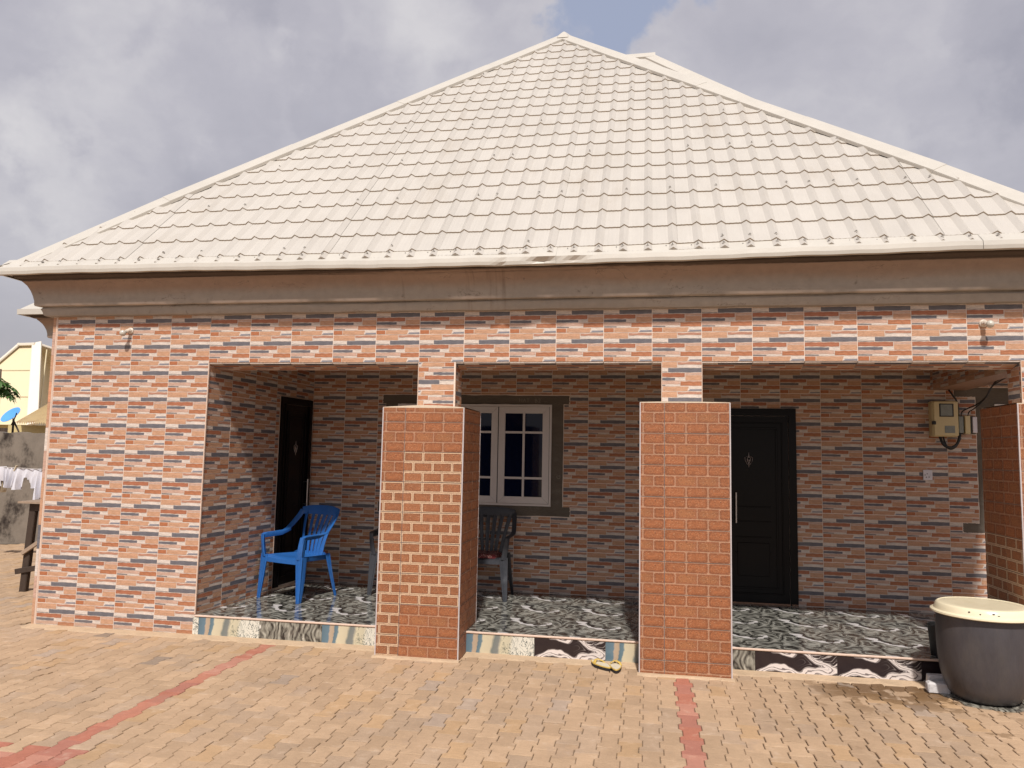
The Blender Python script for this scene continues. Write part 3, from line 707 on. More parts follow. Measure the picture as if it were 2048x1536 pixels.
pat = {0: [(1.57-.6+.0, 'step_blue_cream'), (1.642, 'step_blue_cream'), (2.225, 'step_grey'), (2.806, 'step_blue_cream')],
       1: [(4.07, 'step_blue_cream'), (4.655, 'step_black_white'), (5.235, 'step_blue_cream')],
       2: [(5.80, 'step_grey'), (6.395, 'step_black_white'), (7.0, 'step_black_white'), (7.6, 'step_black_white'), (8.19, 'step_black_white')]}
for bi, (a, b_) in enumerate([(1.585, 3.42), (4.05, 5.53), (6.16, 8.39)]):
    L = pat[bi]
    for i, (xx, mt) in enumerate(L):
        e = L[i+1][0] if i+1 < len(L) else b_
        e = min(e, b_); s0 = max(xx, a)
        if e-s0 > .02: slab('step_tile', mt, xx, -.001, 0, (s0-xx, e-xx, .004, .166), pf, True)
lp = MB()
for a, b_ in ((1.60, 3.40), (4.07, 5.51), (6.18, 8.25)): lp.bbox(a, b_, -.009, .012, .168, .184, .004)
obj('step_edge_trim', lp, 'pale_trim', pf)

# --- posts and brick tiled pillars
posts = [(3.60, 3.93), (5.68, 6.00), (8.37, 8.71)]
pil = [(3.385, 4.082, 2.030), (5.505, 6.195, 2.085), (8.215, 8.90, 2.095)]
PY0, PY1 = -.27, .36
for i, ((a, b_), (c_, d_, zt)) in enumerate(zip(posts, pil)):
    po = obj('post', MB().box(a+.0015, b_-.0015, .0015, .2315, zt-.1, HB+.01), 'grout', house)
    u0 = (-.08, -.08, -.05)[i]
    var = (lambda k, j, c: True) if i == 0 else None
    cells(frame_to((a, 0, 0), (1, 0, 0)), b_-a, zt, HB, po, u0, HB-TH*2, wall_tile_mb, TW, TH, variant=var)
    cells(frame_to((b_, 0, 0), (0, 1, 0)), .233, zt, HB+.0, po, -.1, HB-TH*2+.05, wall_tile_mb, TW, TH)
    cells(frame_to((a, .233, 0), (0, -1, 0)), .233, zt, HB+.0, po, -.2, HB-TH*2+.05, wall_tile_mb, TW, TH)
    for bx in ((b_-.001, b_+.004), (a-.004, a+.001)): obj('corner_bead', MB().box(*bx, -.004, .006, zt+.005, HB-.003), 'pale_trim', po)
    p = obj('pillar', MB().box(c_+.0015, d_-.0015, PY0+.0015, PY1-.0015, 0, zt-.003), 'dark_grout', house)
    jx, jz = ((3.581, 1.908), (5.695, 1.843), (8.4, 1.85))[i]
    def v1(k, j, c, i=i):
        if i != 0: return 'P'
        z = c[1]; left = c[0] < (3.581-3.385)
        if left: return 'P' if z > 1.45 else 'Q'
        return 'P' if (z > 1.66 or z < .41) else 'Q'
    cells(frame_to((c_, PY0, 0), (1, 0, 0)), d_-c_, .003, zt, p, (jx-c_)-2*BW, jz-8*BH, brick_tile_mb, BW, BH, rec=False, name='brick_tile', variant=v1)
    for fr in (frame_to((d_, PY0, 0), (0, 1, 0)), frame_to((c_, PY1, 0), (0, -1, 0))):
        cells(fr, PY1-PY0, .003, zt, p, (.09 if fr.translation.x == d_ else .36)-BW, jz-8*BH+.004, brick_tile_mb, BW, BH, rec=False, name='brick_tile', variant=lambda k, j, c, i=i: 'Q' if (i == 2 and j < 5 and c[1] < 1.75) else 'P')
    for q in (c_-.002, d_-.007): obj('corner_bead', MB().box(q, q+.009, PY0-.004, PY0+.008, .0, zt), 'white_trim', p)
    obj('corner_bead', MB().box(d_-.006, d_+.003, PY1-.008, PY1+.003, .18, zt), 'white_trim', p)
    cp = MB(); nn = 12; vs = []
    for s_ in range(nn+1):                      # slightly crowned plaster cap
        t = s_/nn; h = .020*math.sin(math.pi*t)**.8*(1.0 if i == 0 else .45); x = c_+(d_-c_)*t
        vs += [(x, PY0+.004, zt+.003+h*.6), (x, PY0+.10, zt+.006+h), (x, PY1-.004, zt+.005), (x, PY0+.004, zt-.008)]
    fs = []
    for s_ in range(nn): o = s_*4; fs += [(o, o+4, o+5, o+1), (o+1, o+5, o+6, o+2), (o+3, o+7, o+4, o)]
    cp.add(vs, fs); obj('pillar_cap', cp, 'cap_plaster', p)

# --- cornice swept round the front
def eave_dz(x): return .032*math.cos((x-.2)/8.5*2*math.pi)*.5+.012
def sweep(prof, path, closed_wob=.0042, seed=0, step=.16, dz=True):
    """prof: (outward, z) list; path: corner points of the wall line with mitred outward directions"""
    rr = random.Random(seed); rows = []
    for i in range(len(path)-1):
        (p, n0), (q, n1) = path[i], path[i+1]; L = math.hypot(q[0]-p[0], q[1]-p[1]); k = max(1, int(L/step))
        for s_ in range(k+(i == len(path)-2)):
            t = s_/k
            x, y = p[0]+(q[0]-p[0])*t, p[1]+(q[1]-p[1])*t; nx, ny = n0[0]+(n1[0]-n0[0])*t, n0[1]+(n1[1]-n0[1])*t
            row = []
            for j, (o_, z) in enumerate(prof):
                d = rr.uniform(-1, 1)*closed_wob
                row.append((x+nx*o_, y+ny*(o_+d), z+(eave_dz(x)*max(0, (z-2.95)/.3) if dz else 0)+d*.8))
            rows.append(row)
    mb = MB(); m_ = len(prof)
    vs = [p for r_ in rows for p in r_]; fs = []
    for i in range(len(rows)-1):
        for j in range(m_-1): fs.append((i*m_+j, (i+1)*m_+j, (i+1)*m_+j+1, i*m_+j+1))
    mb.add(vs, fs); return mb
PROF = [(-.01, 2.885), (.055, 2.888), (.064, 2.90), (.070, 2.925), (.080, 2.948), (.074, 2.962), (.066, 2.970), (.116, 2.973), (.122, 2.982), (.124, 3.02), (.132, 3.06), (.146, 3.10), (.166, 3.138), (.19, 3.165), (.205, 3.178), (.207, 3.19),
        (.235, 3.196), (.255, 3.204), (.258, 3.222), (.30, 3.226), (.31, 3.26)]
path = [((X0, 2.4), (-1, 0)), ((X0, 0), (-1, -1)), ((XE, 0), (1, -1)), ((XE, 2.4), (1, 0))]
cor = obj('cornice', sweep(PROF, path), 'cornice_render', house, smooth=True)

# --- roof of the front wing
A_ = .33
XL, XR, YF, ZE = X0-A_, XE+A_, -A_, 3.275
XA = (XL+XR)/2; YA = YF+(XA-XL); SLOPE = .968
def zr(y): return ZE+SLOPE*(y-YF)
ca = 1/math.sqrt(1+SLOPE**2); sa = SLOPE*ca
nrm = Vector((0, -sa, ca)); ups = Vector((0, ca, sa))
roof = MB(); zA = zr(YA)
dk = .03
roof.add([(XL, YF, ZE-dk), (XR, YF, ZE-dk), (XA, YA, zA-dk), (XA, 9, zA-dk), (XL, 9, ZE-dk), (XR, 9, ZE-dk)], [(0, 1, 2), (0, 2, 3, 4), (1, 5, 3, 2), (0, 4, 5, 1)])
roof_o = obj('roof', roof, 'roof_flashing', house)
RP = .1975; CY = .226
def prof_h(x):
    u = ((x-3.985)/RP+.5) % 1.0*RP-RP/2        # rib at u = 0
    au = abs(u); h = .026*max(0, 1-au/.038) if au < .038 else 0
    if au > .045: h += .0022*math.cos((au-.045)/.0135*math.pi)
    return h
def xsamples(xa, xb):
    xs = {xa, xb}; k = math.floor((xa-3.985)/RP)-1
    while 3.985+k*RP < xb+RP:
        c0 = 3.985+k*RP
        for u in (-.038, -.020, 0, .020, .038, .05, .0635, .077, -.05, -.0635, -.077, .09): 
            if xa < c0+u < xb: xs.add(c0+u)
        k += 1
    return sorted(xs)
yb = -.245; first = yb-CY*0.0
seams = [XL-.01]; s_ = .862-.985
while s_ < XR: 
    if s_ > XL+.2: seams.append(s_)
    s_ += RP*5
seams.append(XR+.01)
screws = MB()
def rp(x, y, h): return Vector((x, y, zr(y)))+nrm*h
for si in range(len(seams)-1):
    xa, xb = seams[si], seams[si+1]; mb = MB(); lift = .003*(si % 2)
    y0 = YF+.02; ys = [y0]; y = yb
    while y < YA: ys.append(y); y += CY
    ys.append(YA)
    jit = [R.uniform(-.004, .004) for _ in ys]
    for ci in range(len(ys)-1):
        ya, yc = ys[ci], ys[ci+1]
        # clip extents by hips
        ea = max(xa, XL+(ya-YF)-.02, XL); eb_ = min(xb, XR-(ya-YF)+.02)
        if eb_-ea < .03: continue
        xs = xsamples(ea, eb_); nx = len(xs)
        def lim(x, y_): return min(max(x, XL+(y_-YF)-.0), XR-(y_-YF)+.0) if y_ > YF else x
        lo, hi, edge = [], [], []
        hstep = .0125
        for x in xs:
            jj = .0015*math.sin(x*31+ci*7)
            x0_ = x; x = lim(x0_, ya); lo.append(rp(x, ya+jj, prof_h(x)+lift+(hstep if ci else .004)))
            edge.append(rp(x, ya+jj+.002, (prof_h(x)+lift-.004) if ci else -.014))
            x = lim(x0_, yc+.012); hi.append(rp(x, yc+.012, prof_h(x)+lift+.0))
        mb.add(lo+hi, [(i, i+1, nx+i+1, nx+i) for i in range(nx-1)], mi=0)
        mb.add(edge+lo, [(i, i+1, nx+i+1, nx+i) for i in range(nx-1)], mi=1 if ci else 0)
        # screws at the foot of some courses
        for x in xs:
            u = ((x-3.985)/RP+.5) % 1.0-.5
            if abs(u) < .002*5 and (ci == 0 or (ci % 3 == 1 and R.random() < .3) or (abs(x-xa) < .14 and R.random() < .75)):
                if XL+(ya-YF)+.2 < x < XR-(ya-YF)-.2:
                    p = rp(x+R.uniform(-.01, .01), ya+(.035 if ci == 0 else .045), prof_h(x)+lift+(.014 if ci else .006))
                    M = T(p) @ nrm.to_track_quat('Z', 'Y').to_matrix().to_4x4() @ Matrix.Rotation(R.uniform(0, 3), 4, 'Z')
                    screws.box(-.011, .011, -.009, .009, -.002, .0012, mi=1, M=M); screws.box(-.0105, .0105, -.0022, .0022, .001, .0026, M=M); screws.lathe([(.005, .0012), (.005, .006), (.003, .007)], 6, M=M)
    so = obj('roof_sheet', mb, ['roof_metal', 'roof_step_edge'], roof_o)
for x in np.arange(XL+.3, XR-.2, .395):
    for dx in (0, .1975):
        if R.random() < .5:
            screws.lathe([(.004, 0), (.004, .004)], 6, center=(x+dx+.06, YF+.055, zr(YF+.055)+.0145))
o = obj('roof_screws', screws, ['screw_metal', 'roof_flashing'], roof_o); o['kind'] = 'stuff'

def hipcap(P0, P1, nA, nB, name='ridge_cap', w_=.135, up0=.038, taper=False, lip=.024, parent=None, segs=4, widA=None):
    """folded metal cap along P0-P1 on two planes with normals nA, nB; joined from overlapping lengths"""
    P0, P1 = Vector(P0), Vector(P1); d = (P1-P0).normalized()
    a = nA.cross(d).normalized(); b_ = nB.cross(d).normalized()
    mid = (nA+nB).normalized()
    if a.dot(b_-a) > 0: a = -a
    # make each side vector point away from the hip downwards
    if a.z > 0: a = -a
    if b_.z > 0: b_ = -b_
    for k in range(segs):
        q0 = P0+(P1-P0)*(k/segs)-d*.02*(k > 0); q1 = P0+(P1-P0)*((k+1)/segs); lf = .004*(segs-k) if False else .003*(k % 2)
        ring = []
        for q in (q0, q1):
            up = up0*(min(1, .25+(q-P0).length/.6) if taper else 1); top = q+mid*(up+.012+lf)
            A1 = q+a*(widA or w_)+nA*(up+lf); A2 = A1-nA*lip+a*.006; wB = w_*(min(1, .05+(q-P0).length/1.2) if taper else 1); B1 = q+b_*wB+nB*(up+lf); B2 = B1-nB*lip+b_*.006
            TA = q+a*.012+nA*(up+.006+lf); TB = q+b_*.012+nB*(up+.006+lf)
            ring.append([A2, A1, TA, top, TB, B1, B2])
        mb = MB(); m_ = 7
        mb.add(ring[0]+ring[1], [(i, m_+i, m_+i+1, i+1) for i in range(m_-1)])
        # inner skin
        inn = [[p-mid*.006 for p in r_] for r_ in ring]
        mb.add(inn[0]+inn[1], [(i, i+1, m_+i+1, m_+i) for i in range(m_-1)])
        mb.add(ring[0]+inn[0], [(i, i+1, m_+i+1, m_+i) for i in range(m_-1)])
        mb.add(ring[1]+inn[1], [(i, m_+i, m_+i+1, i+1) for i in range(m_-1)])
        obj(name, mb, 'roof_flashing', parent or roof_o)
nL = Vector((-sa, 0, ca)); nR = Vector((sa, 0, ca))
apex = (XA, YA, zA)
hipcap((XL+.06, YF+.06, ZE+.058), apex, nrm, nL, segs=5, taper=True); hipcap((XR-.02, YF+.02, ZE+.02), apex, nrm, nR, segs=5, taper=True)
hipcap(apex, (XA, 9.5, zA), nL, nR, segs=3)
pc = MB(); pc.lathe([(.20, -.13), (.17, -.085), (.09, -.01), (.03, .045), (0, .055)], 8, center=(XA, YA+.01, zA+.03), M=Matrix.Rotation(.39, 4, 'Z'))
obj('apex_cap', pc, 'roof_flashing', roof_o)
# side slopes: the same sheet seen edge on, kept plain
ms = MB(); ms.add([(XL, YF, ZE), (XL, 9, ZE), (XA, 9, zA), apex, (XR, YF, ZE), (XR, 9, ZE)], [(0, 3, 2, 1), (4, 5, 2, 3)]); obj('side_slope', ms, 'roof_metal', roof_o)
# eave flashing in joined lengths, sagging a little, with the dent in the middle
joints = [XL-.012, 3.32, 4.83, 8.0, XR+.012]
for ji in range(4):
    xa, xb = joints[ji], joints[ji+1]; n_ = max(3, int((xb-xa)/.05)); rows = []
    for i in range(n_+1):
        x = xa+(xb-xa)*i/n_; e = eave_dz(x)-.012; d0 = .002*math.sin(x*5)+.0015*math.sin(x*17); dent = math.exp(-((x-4.72)/.10)**2)+.7*math.exp(-((x-4.98)/.07)**2)
        j1 = .006*(ji % 2)
        dn = .03*math.exp(-((x-4.36)/.03)**2)
        rows.append([(x, YF+.12, zr(YF+.12)+.012-.002+j1*.3), (x, YF+.002-j1, ZE+.018+e+d0*.6+.022*dent), (x, YF-.014-j1-.012*dent, ZE+.004+e+d0), (x, YF-.020-j1+.028*dent+dn*.4, ZE-.032+e+d0), (x, YF-.016-j1+.018*dent+dn, ZE-.060+e+d0+.012*dent), (x, YF+.02, ZE-.062+e+d0)])
    mb = MB(); m_ = 6; mb.add([p for r_ in rows for p in r_], [(i*m_+j, (i+1)*m_+j, (i+1)*m_+j+1, i*m_+j+1)[::-1] for i in range(n_) for j in range(m_-1)])
    obj('eave_flashing', mb, 'roof_flashing', roof_o)
for xs_, sg in ((XL, -1), (XR, 1)):
    mb = MB(); q = [(xs_+.12*-sg, ZE+.12), (xs_, ZE+.018), (xs_+.016*sg, ZE+.004), (xs_+.018*sg, ZE-.055), (xs_-.02*sg, ZE-.06)]; q = [(a, z+.03*(eave_dz(xs_) > 0)*0+eave_dz(xs_)-.012) for a, z in q]
    mb.add([(a, YF+(.13 if k_ == 0 else -.018), z) for k_, (a, z) in enumerate(q)]+[(a, 9, z) for a, z in q], [(i, i+1, 6+i-0, 5+i) for i in range(4)]); obj('eave_flashing', mb, 'roof_flashing', roof_o)

# --- main body of the house behind, with its own taller hipped roof
mainw = MB().box(-1.40, 12.2, 2.25, 12.5, 0, 2.95); obj('rear_wall', mainw, 'tile_edge', house)
PATH2 = [((-1.53, 12), (-1, 0)), ((-1.53, 1.86), (-1, -1)), ((X0-.32, 1.86), (0, -1))]
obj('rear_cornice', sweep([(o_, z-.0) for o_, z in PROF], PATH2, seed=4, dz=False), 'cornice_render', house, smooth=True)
P2 = onY(1300, 111, 8.0); XL2, YF2 = -1.87, 1.52; ZE2 = 3.275
e2 = pxray(1640, 264)                                        # second hip comes down to here at 45 degrees in plan
t = (P2.x+P2.y-CAMLOC.x-CAMLOC.y)/(e2.x+e2.y); E2 = CAMLOC+e2*t
sl2 = (P2.z-E2.z)/(P2.y-E2.y); F2 = P2+(E2-P2)*((P2.y-YF2)/(P2.y-E2.y)); 
zf2 = ZE2; kx = P2.y-YF2
LA = Vector((XL2+(P2.y-YF2), P2.y, P2.z))
rr_ = MB(); q0, q1 = Vector((XL2, YF2, zf2)), Vector((P2.x+kx, YF2, P2.z+(E2.z-P2.z)/(P2.y-E2.y)*kx))
if LA.x > P2.x-.3: LA.x = P2.x-.9
rr_.add([q0, q1, P2, LA, (XL2, 14, zf2), (q1.x, 14, q1.z)], [(0, 1, 2, 3), (1, 5, 2), (0, 3, 4), (3, 2, 5, 4)])
rear_roof = obj('rear_roof', rr_, 'roof_metal', house)
nf2 = (Vector(q1)-P2).cross(LA-P2).normalized(); nf2 = nf2 if nf2.z > 0 else -nf2; nr2 = Vector((-nf2.y*1.0, -nf2.x, nf2.z)); nr2 = Vector((sa, 0, ca))
hipcap(q1, P2, nf2, nr2, parent=rear_roof, segs=5, w_=.17); hipcap(LA, P2+Vector((.1, 0, .01)), nf2, Vector((0, sa, ca)), parent=rear_roof, segs=1, w_=.17)
ef = MB(); ef.box(XL2-.01, XL2+.03, YF2, 12, 3.22, 3.285); ef.box(XL2-.01, X0-.3, YF2-.02, YF2+.02, 3.22, 3.285)
ef.add([(XL2, YF2, 3.285), (X0-.32, YF2, 3.285), (X0-.32, YF2+.5, 3.285+.48), (XL2+.5, YF2+.5, 3.285+.48)], [(0, 1, 2, 3)]); obj('eave_flashing', ef, 'roof_flashing', rear_roof)

flush_tiles()

# ================================================================== wall lamps
def lamp(name, px, py, bx, by, label):
    base = onY(px, py, -.0); bulb = onY(bx, by, -.09)
    o = tag(empty(name, (base.x, 0, base.z)), label, 'lamp', 'bare bulbs on the front wall')
    M = Matrix.Rotation(math.pi/2, 4, 'X')
    obj('lamp_base', MB().lathe([(.03, 0), (.03, .012), (.022, .018), (.02, .03)], 18, M=M), 'lamp_holder', o, smooth=True)
    d = Vector((bulb.x-base.x, -.05, bulb.z-base.z)); p0 = Vector((0, -.03, 0)); p1 = Vector((bulb.x-base.x, -.09, bulb.z-base.z)); p1 = p0+(p1-p0)
    obj('bulb_holder', MB().tube([p0, p0.lerp(p1, .45), p0.lerp(p1, .5)], [.018, .019, .014], 12), 'lamp_holder', o, smooth=True)
    q = (p1-p0).normalized().to_track_quat('Z', 'Y').to_matrix().to_4x4()
    r = .03; prof = [(.013, -.032), (.016, -.02), (.026, -.012), (r, 0), (.028, .012), (.019, .024), (.008, .03), (0, .031)]
    obj('bulb', MB().lathe(prof, 18, M=T(p1) @ q), 'bulb_white', o, smooth=True)
lamp('wall_lamp', 262, 662, 246, 666, 'white bare bulb turned sideways high on the wall left of the porch openings')
lamp('wall_lamp', 1966, 647, 1980, 648, 'cream bare bulb on the header above the third porch bay, at the right')

# ================================================================== meter, fuse, socket, cables
mt = tag(empty('electricity_meter', (8.30, BD, 2.085)), 'cream electricity meter box with two small windows on the porch back wall', 'meter')
def onB(a, b_, y=1.88): return onY(a, b_, y)
m0 = onB(1864, 873); m1 = onB(1914, 802)
x0, x1, z0, z1 = m0.x, m1.x, m0.z, m1.z; ox, oy, oz = 8.30, BD, 2.085
mt.location = ((x0+x1)/2, BD, z0); cx, cz = (x0+x1)/2, z0; W_, H_ = (x1-x0)/2, z1-z0
obj('meter_case', MB().bbox(-W_, W_, -.11, -.001, 0, H_, .012), 'meter_case', mt)
obj('meter_cover', MB().bbox(-W_+.012, W_-.004, -.122, -.111, .008, H_-.008, .006), 'meter_case', mt)
obj('display_window', MB().bbox(-W_*.48, W_*.62, -.125, -.1205, H_*.55, H_*.92, .002), 'gasket', mt)
obj('meter_display', MB().box(-W_*.38, W_*.5, -.127, -.1255, H_*.58, H_*.89), 'meter_label', mt)
obj('lower_window', MB().bbox(-W_*.1, W_*.68, -.125, -.1205, H_*.10, H_*.30, .002), 'meter_label', mt)
obj('latch', MB().bbox(-W_-.004, -W_+.03, -.126, -.10, H_*.33, H_*.43, .003), 'black_rubber', mt)
f0 = onB(1918, 866, 1.9); f1 = onB(1954, 833, 1.9)
fu = tag(empty('fuse_cutout', (f0.x, BD, f0.z)), 'small open fuse carrier with grey and black blocks right of the meter', 'fuse box')
L_ = f1.x-f0.x; H2 = f1.z-f0.z
obj('backplate', MB().box(-.005, L_+.005, -.02, -.001, -.005, H2+.005), 'black_rubber', fu)
obj('fuse_block', MB().bbox(.0, L_*.26, -.075, -.02, 0, H2, .004), 'meter_label', fu); obj('fuse_block', MB().bbox(L_*.32, L_*.60, -.085, -.02, -.008, H2+.006, .004), 'meter_case', fu)
obj('fuse_block', MB().bbox(L_*.64, L_*.74, -.06, -.02, 0, H2, .003), 'gasket', fu); obj('terminal_cover', MB().bbox(L_*.76, L_*1.0, -.07, -.02, .004, H2-.004, .003), 'socket_white', fu)
s0 = onB(1846, 960, BD); s1 = onB(1864, 940, BD)
so = tag(empty('wall_socket', (s0.x, BD, s0.z)), 'square white power socket on the porch back wall below the meter', 'socket')
sw_, sh_ = s1.x-s0.x, s1.z-s0.z
obj('faceplate', MB().bbox(0, sw_, -.012, -.001, 0, sh_, .003), 'socket_white', so)
hl = MB()
for u, v_ in ((.2, .5), (.42, .62), (.62, .3), (.32, .28)): hl.box(sw_*u-.004, sw_*u+.004, -.0135, -.0115, sh_*v_-.005, sh_*v_+.005)
obj('socket_holes', hl, 'gasket', so); obj('switch_rocker', MB().bbox(sw_*.74, sw_*.9, -.016, -.011, sh_*.4, sh_*.62, .001), 'socket_white', so)
def cable(name, pts, r, label, y=None, mat='black_rubber'):
    P_ = [Vector(p) for p in pts]; out_ = []
    for i in range(len(P_)-1):
        a, b_, c_, d_ = P_[max(i-1, 0)], P_[i], P_[i+1], P_[min(i+2, len(P_)-1)]
        for k in range(6):
            t = k/6; out_.append(.5*((2*b_)+(c_-a)*t+(2*a-5*b_+4*c_-d_)*t*t+(3*b_-a-3*c_+d_)*t**3))
    out_.append(P_[-1]); o = obj(name, MB().tube(out_, r, 8), mat, None, smooth=True); return tag(o, label, 'cable')
cable('power_cable', [onB(1887, 745, 1.93), onB(1892, 770, 1.93), onB(1905, 790, 1.90), onB(1914, 805, 1.93), onB(1918, 840, 1.95), onB(1920, 870, 1.92)], .009, 'thick black cable dropping from the ceiling along the right of the meter')
cable('power_cable', [onB(1880, 872, 1.90), onB(1884, 884, 1.88), onB(1892, 893, 1.87), onB(1904, 895, 1.87), onB(1914, 888, 1.88), onB(1919, 875, 1.89), onB(1919, 862, 1.92)], .014, 'thick black cable looping below the meter')
cable('power_cable', [onB(1886, 872, 1.92), onB(1891, 888, 1.90), onB(1900, 898, 1.90), onB(1912, 893, 1.90), onB(1921, 876, 1.92)], .009, 'thinner black cable inside the loop below the meter')
cable('power_cable', [onY(2026, 742, .5), onY(1990, 765, 1.1), onY(1975, 790, 1.5), onY(1955, 808, 1.75), onY(1926, 822, 1.9), onY(1922, 836, 1.9)], .0065, 'upper thin wire running from the end beam to the fuse carrier')
cable('power_cable', [onY(2036, 742, .45), onY(1985, 772, 1.2), onY(1972, 795, 1.5), onY(1950, 816, 1.8), onY(1938, 824, 1.9), onY(1936, 836, 1.9)], .0055, 'lower thin wire running from the end beam to the fuse carrier')

# ================================================================== plastic chairs
def chair(name, loc, rz, mat, label, group=None):
    o = tag(empty(name, loc, rz), label, 'chair', group)
    def arc(w_, y, z, bow, n_=10): return [Vector((w_*(2*i/n_-1), y-bow*(1-(2*i/n_-1)**2)*-1, z)) for i in range(n_+1)]
    # seat pan: dished grid with a turned-down rim
    mb = MB(); nx, ny = 12, 10; top = []; bot = []
    for j in range(ny+1):
        v_ = j/ny; y = -.235+.43*v_; hw = .235-.035*v_
        for i in range(nx+1):
            u = 2*i/nx-1; z = .43-.022*(1-u*u)*math.sin(math.pi*min(1, v_*1.05))-.012*(v_)-.03*max(0, .12-v_)/.12*(.6+.4*(1-u*u))
            top.append((u*hw, y+.012*(1-u*u)*(-1 if j == 0 else 0), z)); bot.append((u*hw, y+.012*(1-u*u)*(-1 if j == 0 else 0), z-.008))
    n_ = nx+1; fs = [(j*n_+i, j*n_+i+1, (j+1)*n_+i+1, (j+1)*n_+i) for j in range(ny) for i in range(nx)]
    mb.add(top, fs); mb.add(bot, [f[::-1] for f in fs])
    rim = [top[i] for i in range(n_)]
    mb.add(rim+[(x, y-.004, z-.05+.012*(1-(x/.235)**2)) for x, y, z in rim], [(i, n_+i, n_+i+1, i+1) for i in range(nx)])
    mb.add([(x, y+.006, z-.05+.012*(1-(x/.235)**2)) for x, y, z in rim]+[(x, y+.006, z) for x, y, z in rim], [(i, n_+i, n_+i+1, i+1) for i in range(nx)])
    for sg in (-1, 1):
        mb.ribbon([(sg*.235, -.235, .405), (sg*.218, 0, .398), (sg*.20, .195, .395)], (0, 0, 1), .045, .010)
    mb.ribbon([(-.20, .195, .40), (0, .205, .395), (.20, .195, .40)], (0, 0, 1), .045, .010)
    obj('seat', mb, mat, o, smooth=True)
    # backrest: crowned top rail, fanned slats between it and the seat
    yt, yb_, zb = .315, .185, .415
    def top_pt(u): return Vector((u*.258, yt-.040*u*u, .856-.014*abs(u)**3))
    tr = MB(); P_ = [top_pt(-1+2*i/14) for i in range(15)]
    tr.ribbon(P_, (0, .18, 1), [.075+.022*(1-abs(-1+2*i/14)**3) for i in range(15)], .016)
    obj('backrest', tr, mat, o, smooth=True)
    for k in range(6):
        u = -1+2*k/5; pts = []; wd = []
        for i in range(9):
            t = i/8; x = u*(.115+.085*t**1.1) if abs(u) < .99 else u*(.130+.080*t**1.2)
            tp = top_pt(u*.84); y = yb_+(tp.y-.0-yb_)*t+.018*math.sin(math.pi*t)*-1; z = zb+(tp.z-.02-zb)*t; pts.append((x, y-.02*u*u*(1-t), z)); wd.append((.034+.010*t) if abs(u) < .99 else .050-.014*math.sin(math.pi*t))
        obj('slat', MB().ribbon(pts, (1, u*.25, 0), wd, .009), mat, o, smooth=True)
    lw = MB().ribbon([(-.165, yb_+.0, zb), (0, yb_+.006, zb-.004), (.165, yb_, zb)], (0, .25, 1), .05, .012); obj('lower_rail', lw, mat, o, smooth=True)
    for sg in (-1, 1):
        # arm: from the top corner sweeping down and forward, flat arm, then down to the seat corner
        tp = top_pt(sg); pts = [tp+Vector((sg*-.006, -.004, .004)), Vector((sg*.264, .232, .79)), Vector((sg*.276, .165, .72)), Vector((sg*.285, .095, .660)), Vector((sg*.287, .045, .643)), Vector((sg*.287, -.12, .638)), Vector((sg*.285, -.205, .635)), Vector((sg*.281, -.235, .622))]
        wdv = [(sg, -.55, .1), (sg, -.45, .2), (sg, -.35, .35), (sg, -.1, .3), (sg, 0, 0), (sg, 0, 0), (sg, 0, 0), (sg, 0, .0)]
        obj('armrest', MB().ribbon(pts, wdv, [.055, .055, .052, .05, .05, .05, .048, .045], [.012]*8).ribbon([(sg*.262, .12, .652), (sg*.264, .0, .622), (sg*.264, -.12, .618), (sg*.262, -.225, .612)], (0, 0, 1), [.02, .042, .044, .04], .008), mat, o, smooth=True)
        a = MB().ribbon([(sg*.281, -.236, .625), (sg*.272, -.245, .55), (sg*.258, -.245, .46), (sg*.25, -.24, .41)], (sg, .35, 0), [.046, .05, .055, .06], .012)
        a.ribbon([(sg*.296, -.225, .62), (sg*.285, -.22, .53), (sg*.268, -.22, .42)], (0, 1, 0), [.04, .045, .05], .010)
        obj('arm_post', a, mat, o, smooth=True)
        # legs: L-section, tapered, splayed
        f = MB(); tx, ty = sg*.245, -.235; bx_, by_ = sg*.275, -.262
        f.ribbon([(tx, ty, .43), (tx+(bx_-tx)*.5, ty+(by_-ty)*.5, .21), (bx_, by_, .0)], (1, 0, 0), [.092, .066, .042], .009)
        f.ribbon([(tx+sg*.030, ty+.030, .43), (tx+(bx_-tx)*.5+sg*.022, ty+.02, .21), (bx_+sg*.012, by_+.016, .0)], (0, 1, 0), [.082, .056, .036], .009)
        f.ribbon([(tx-sg*.02, ty-.004, .42), (bx_-sg*.01, by_-.004, .02)], (1, 0, 0), [.012, .006], .012)
        obj('leg', f, mat, o, smooth=True)
        f = MB(); tx, ty = sg*.20, .195; bx_, by_ = sg*.245, .285
        f.ribbon([(tx, ty, .43), (tx+(bx_-tx)*.45, ty+(by_-ty)*.45, .22), (bx_, by_, .0)], (1, 0, 0), [.065, .046, .030], .009)
        f.ribbon([(tx+sg*.022, ty-.022, .43), (tx+(bx_-tx)*.45+sg*.016, ty+(by_-ty)*.45-.014, .22), (bx_+sg*.010, by_-.01, .0)], (0, 1, 0), [.06, .042, .028], .009)
        obj('leg', f, mat, o, smooth=True)
    return o
FZ = .181
chair('plastic_chair', (2.07, 1.06, FZ), math.radians(-21), 'chair_blue', 'blue plastic armchair with slatted back in the left porch bay')
chair('plastic_chair', (3.885, 1.63, FZ), math.radians(-1), 'chair_grey', 'dark grey plastic armchair with a red cushion, under the window', 'dark grey plastic armchairs')
chair('plastic_chair', (2.99, 1.62, FZ), math.radians(2), 'chair_grey', 'dark grey plastic armchair mostly hidden behind the left brick pillar', 'dark grey plastic armchairs')
cu = MB(); prof = []
nx = 14; vs = []
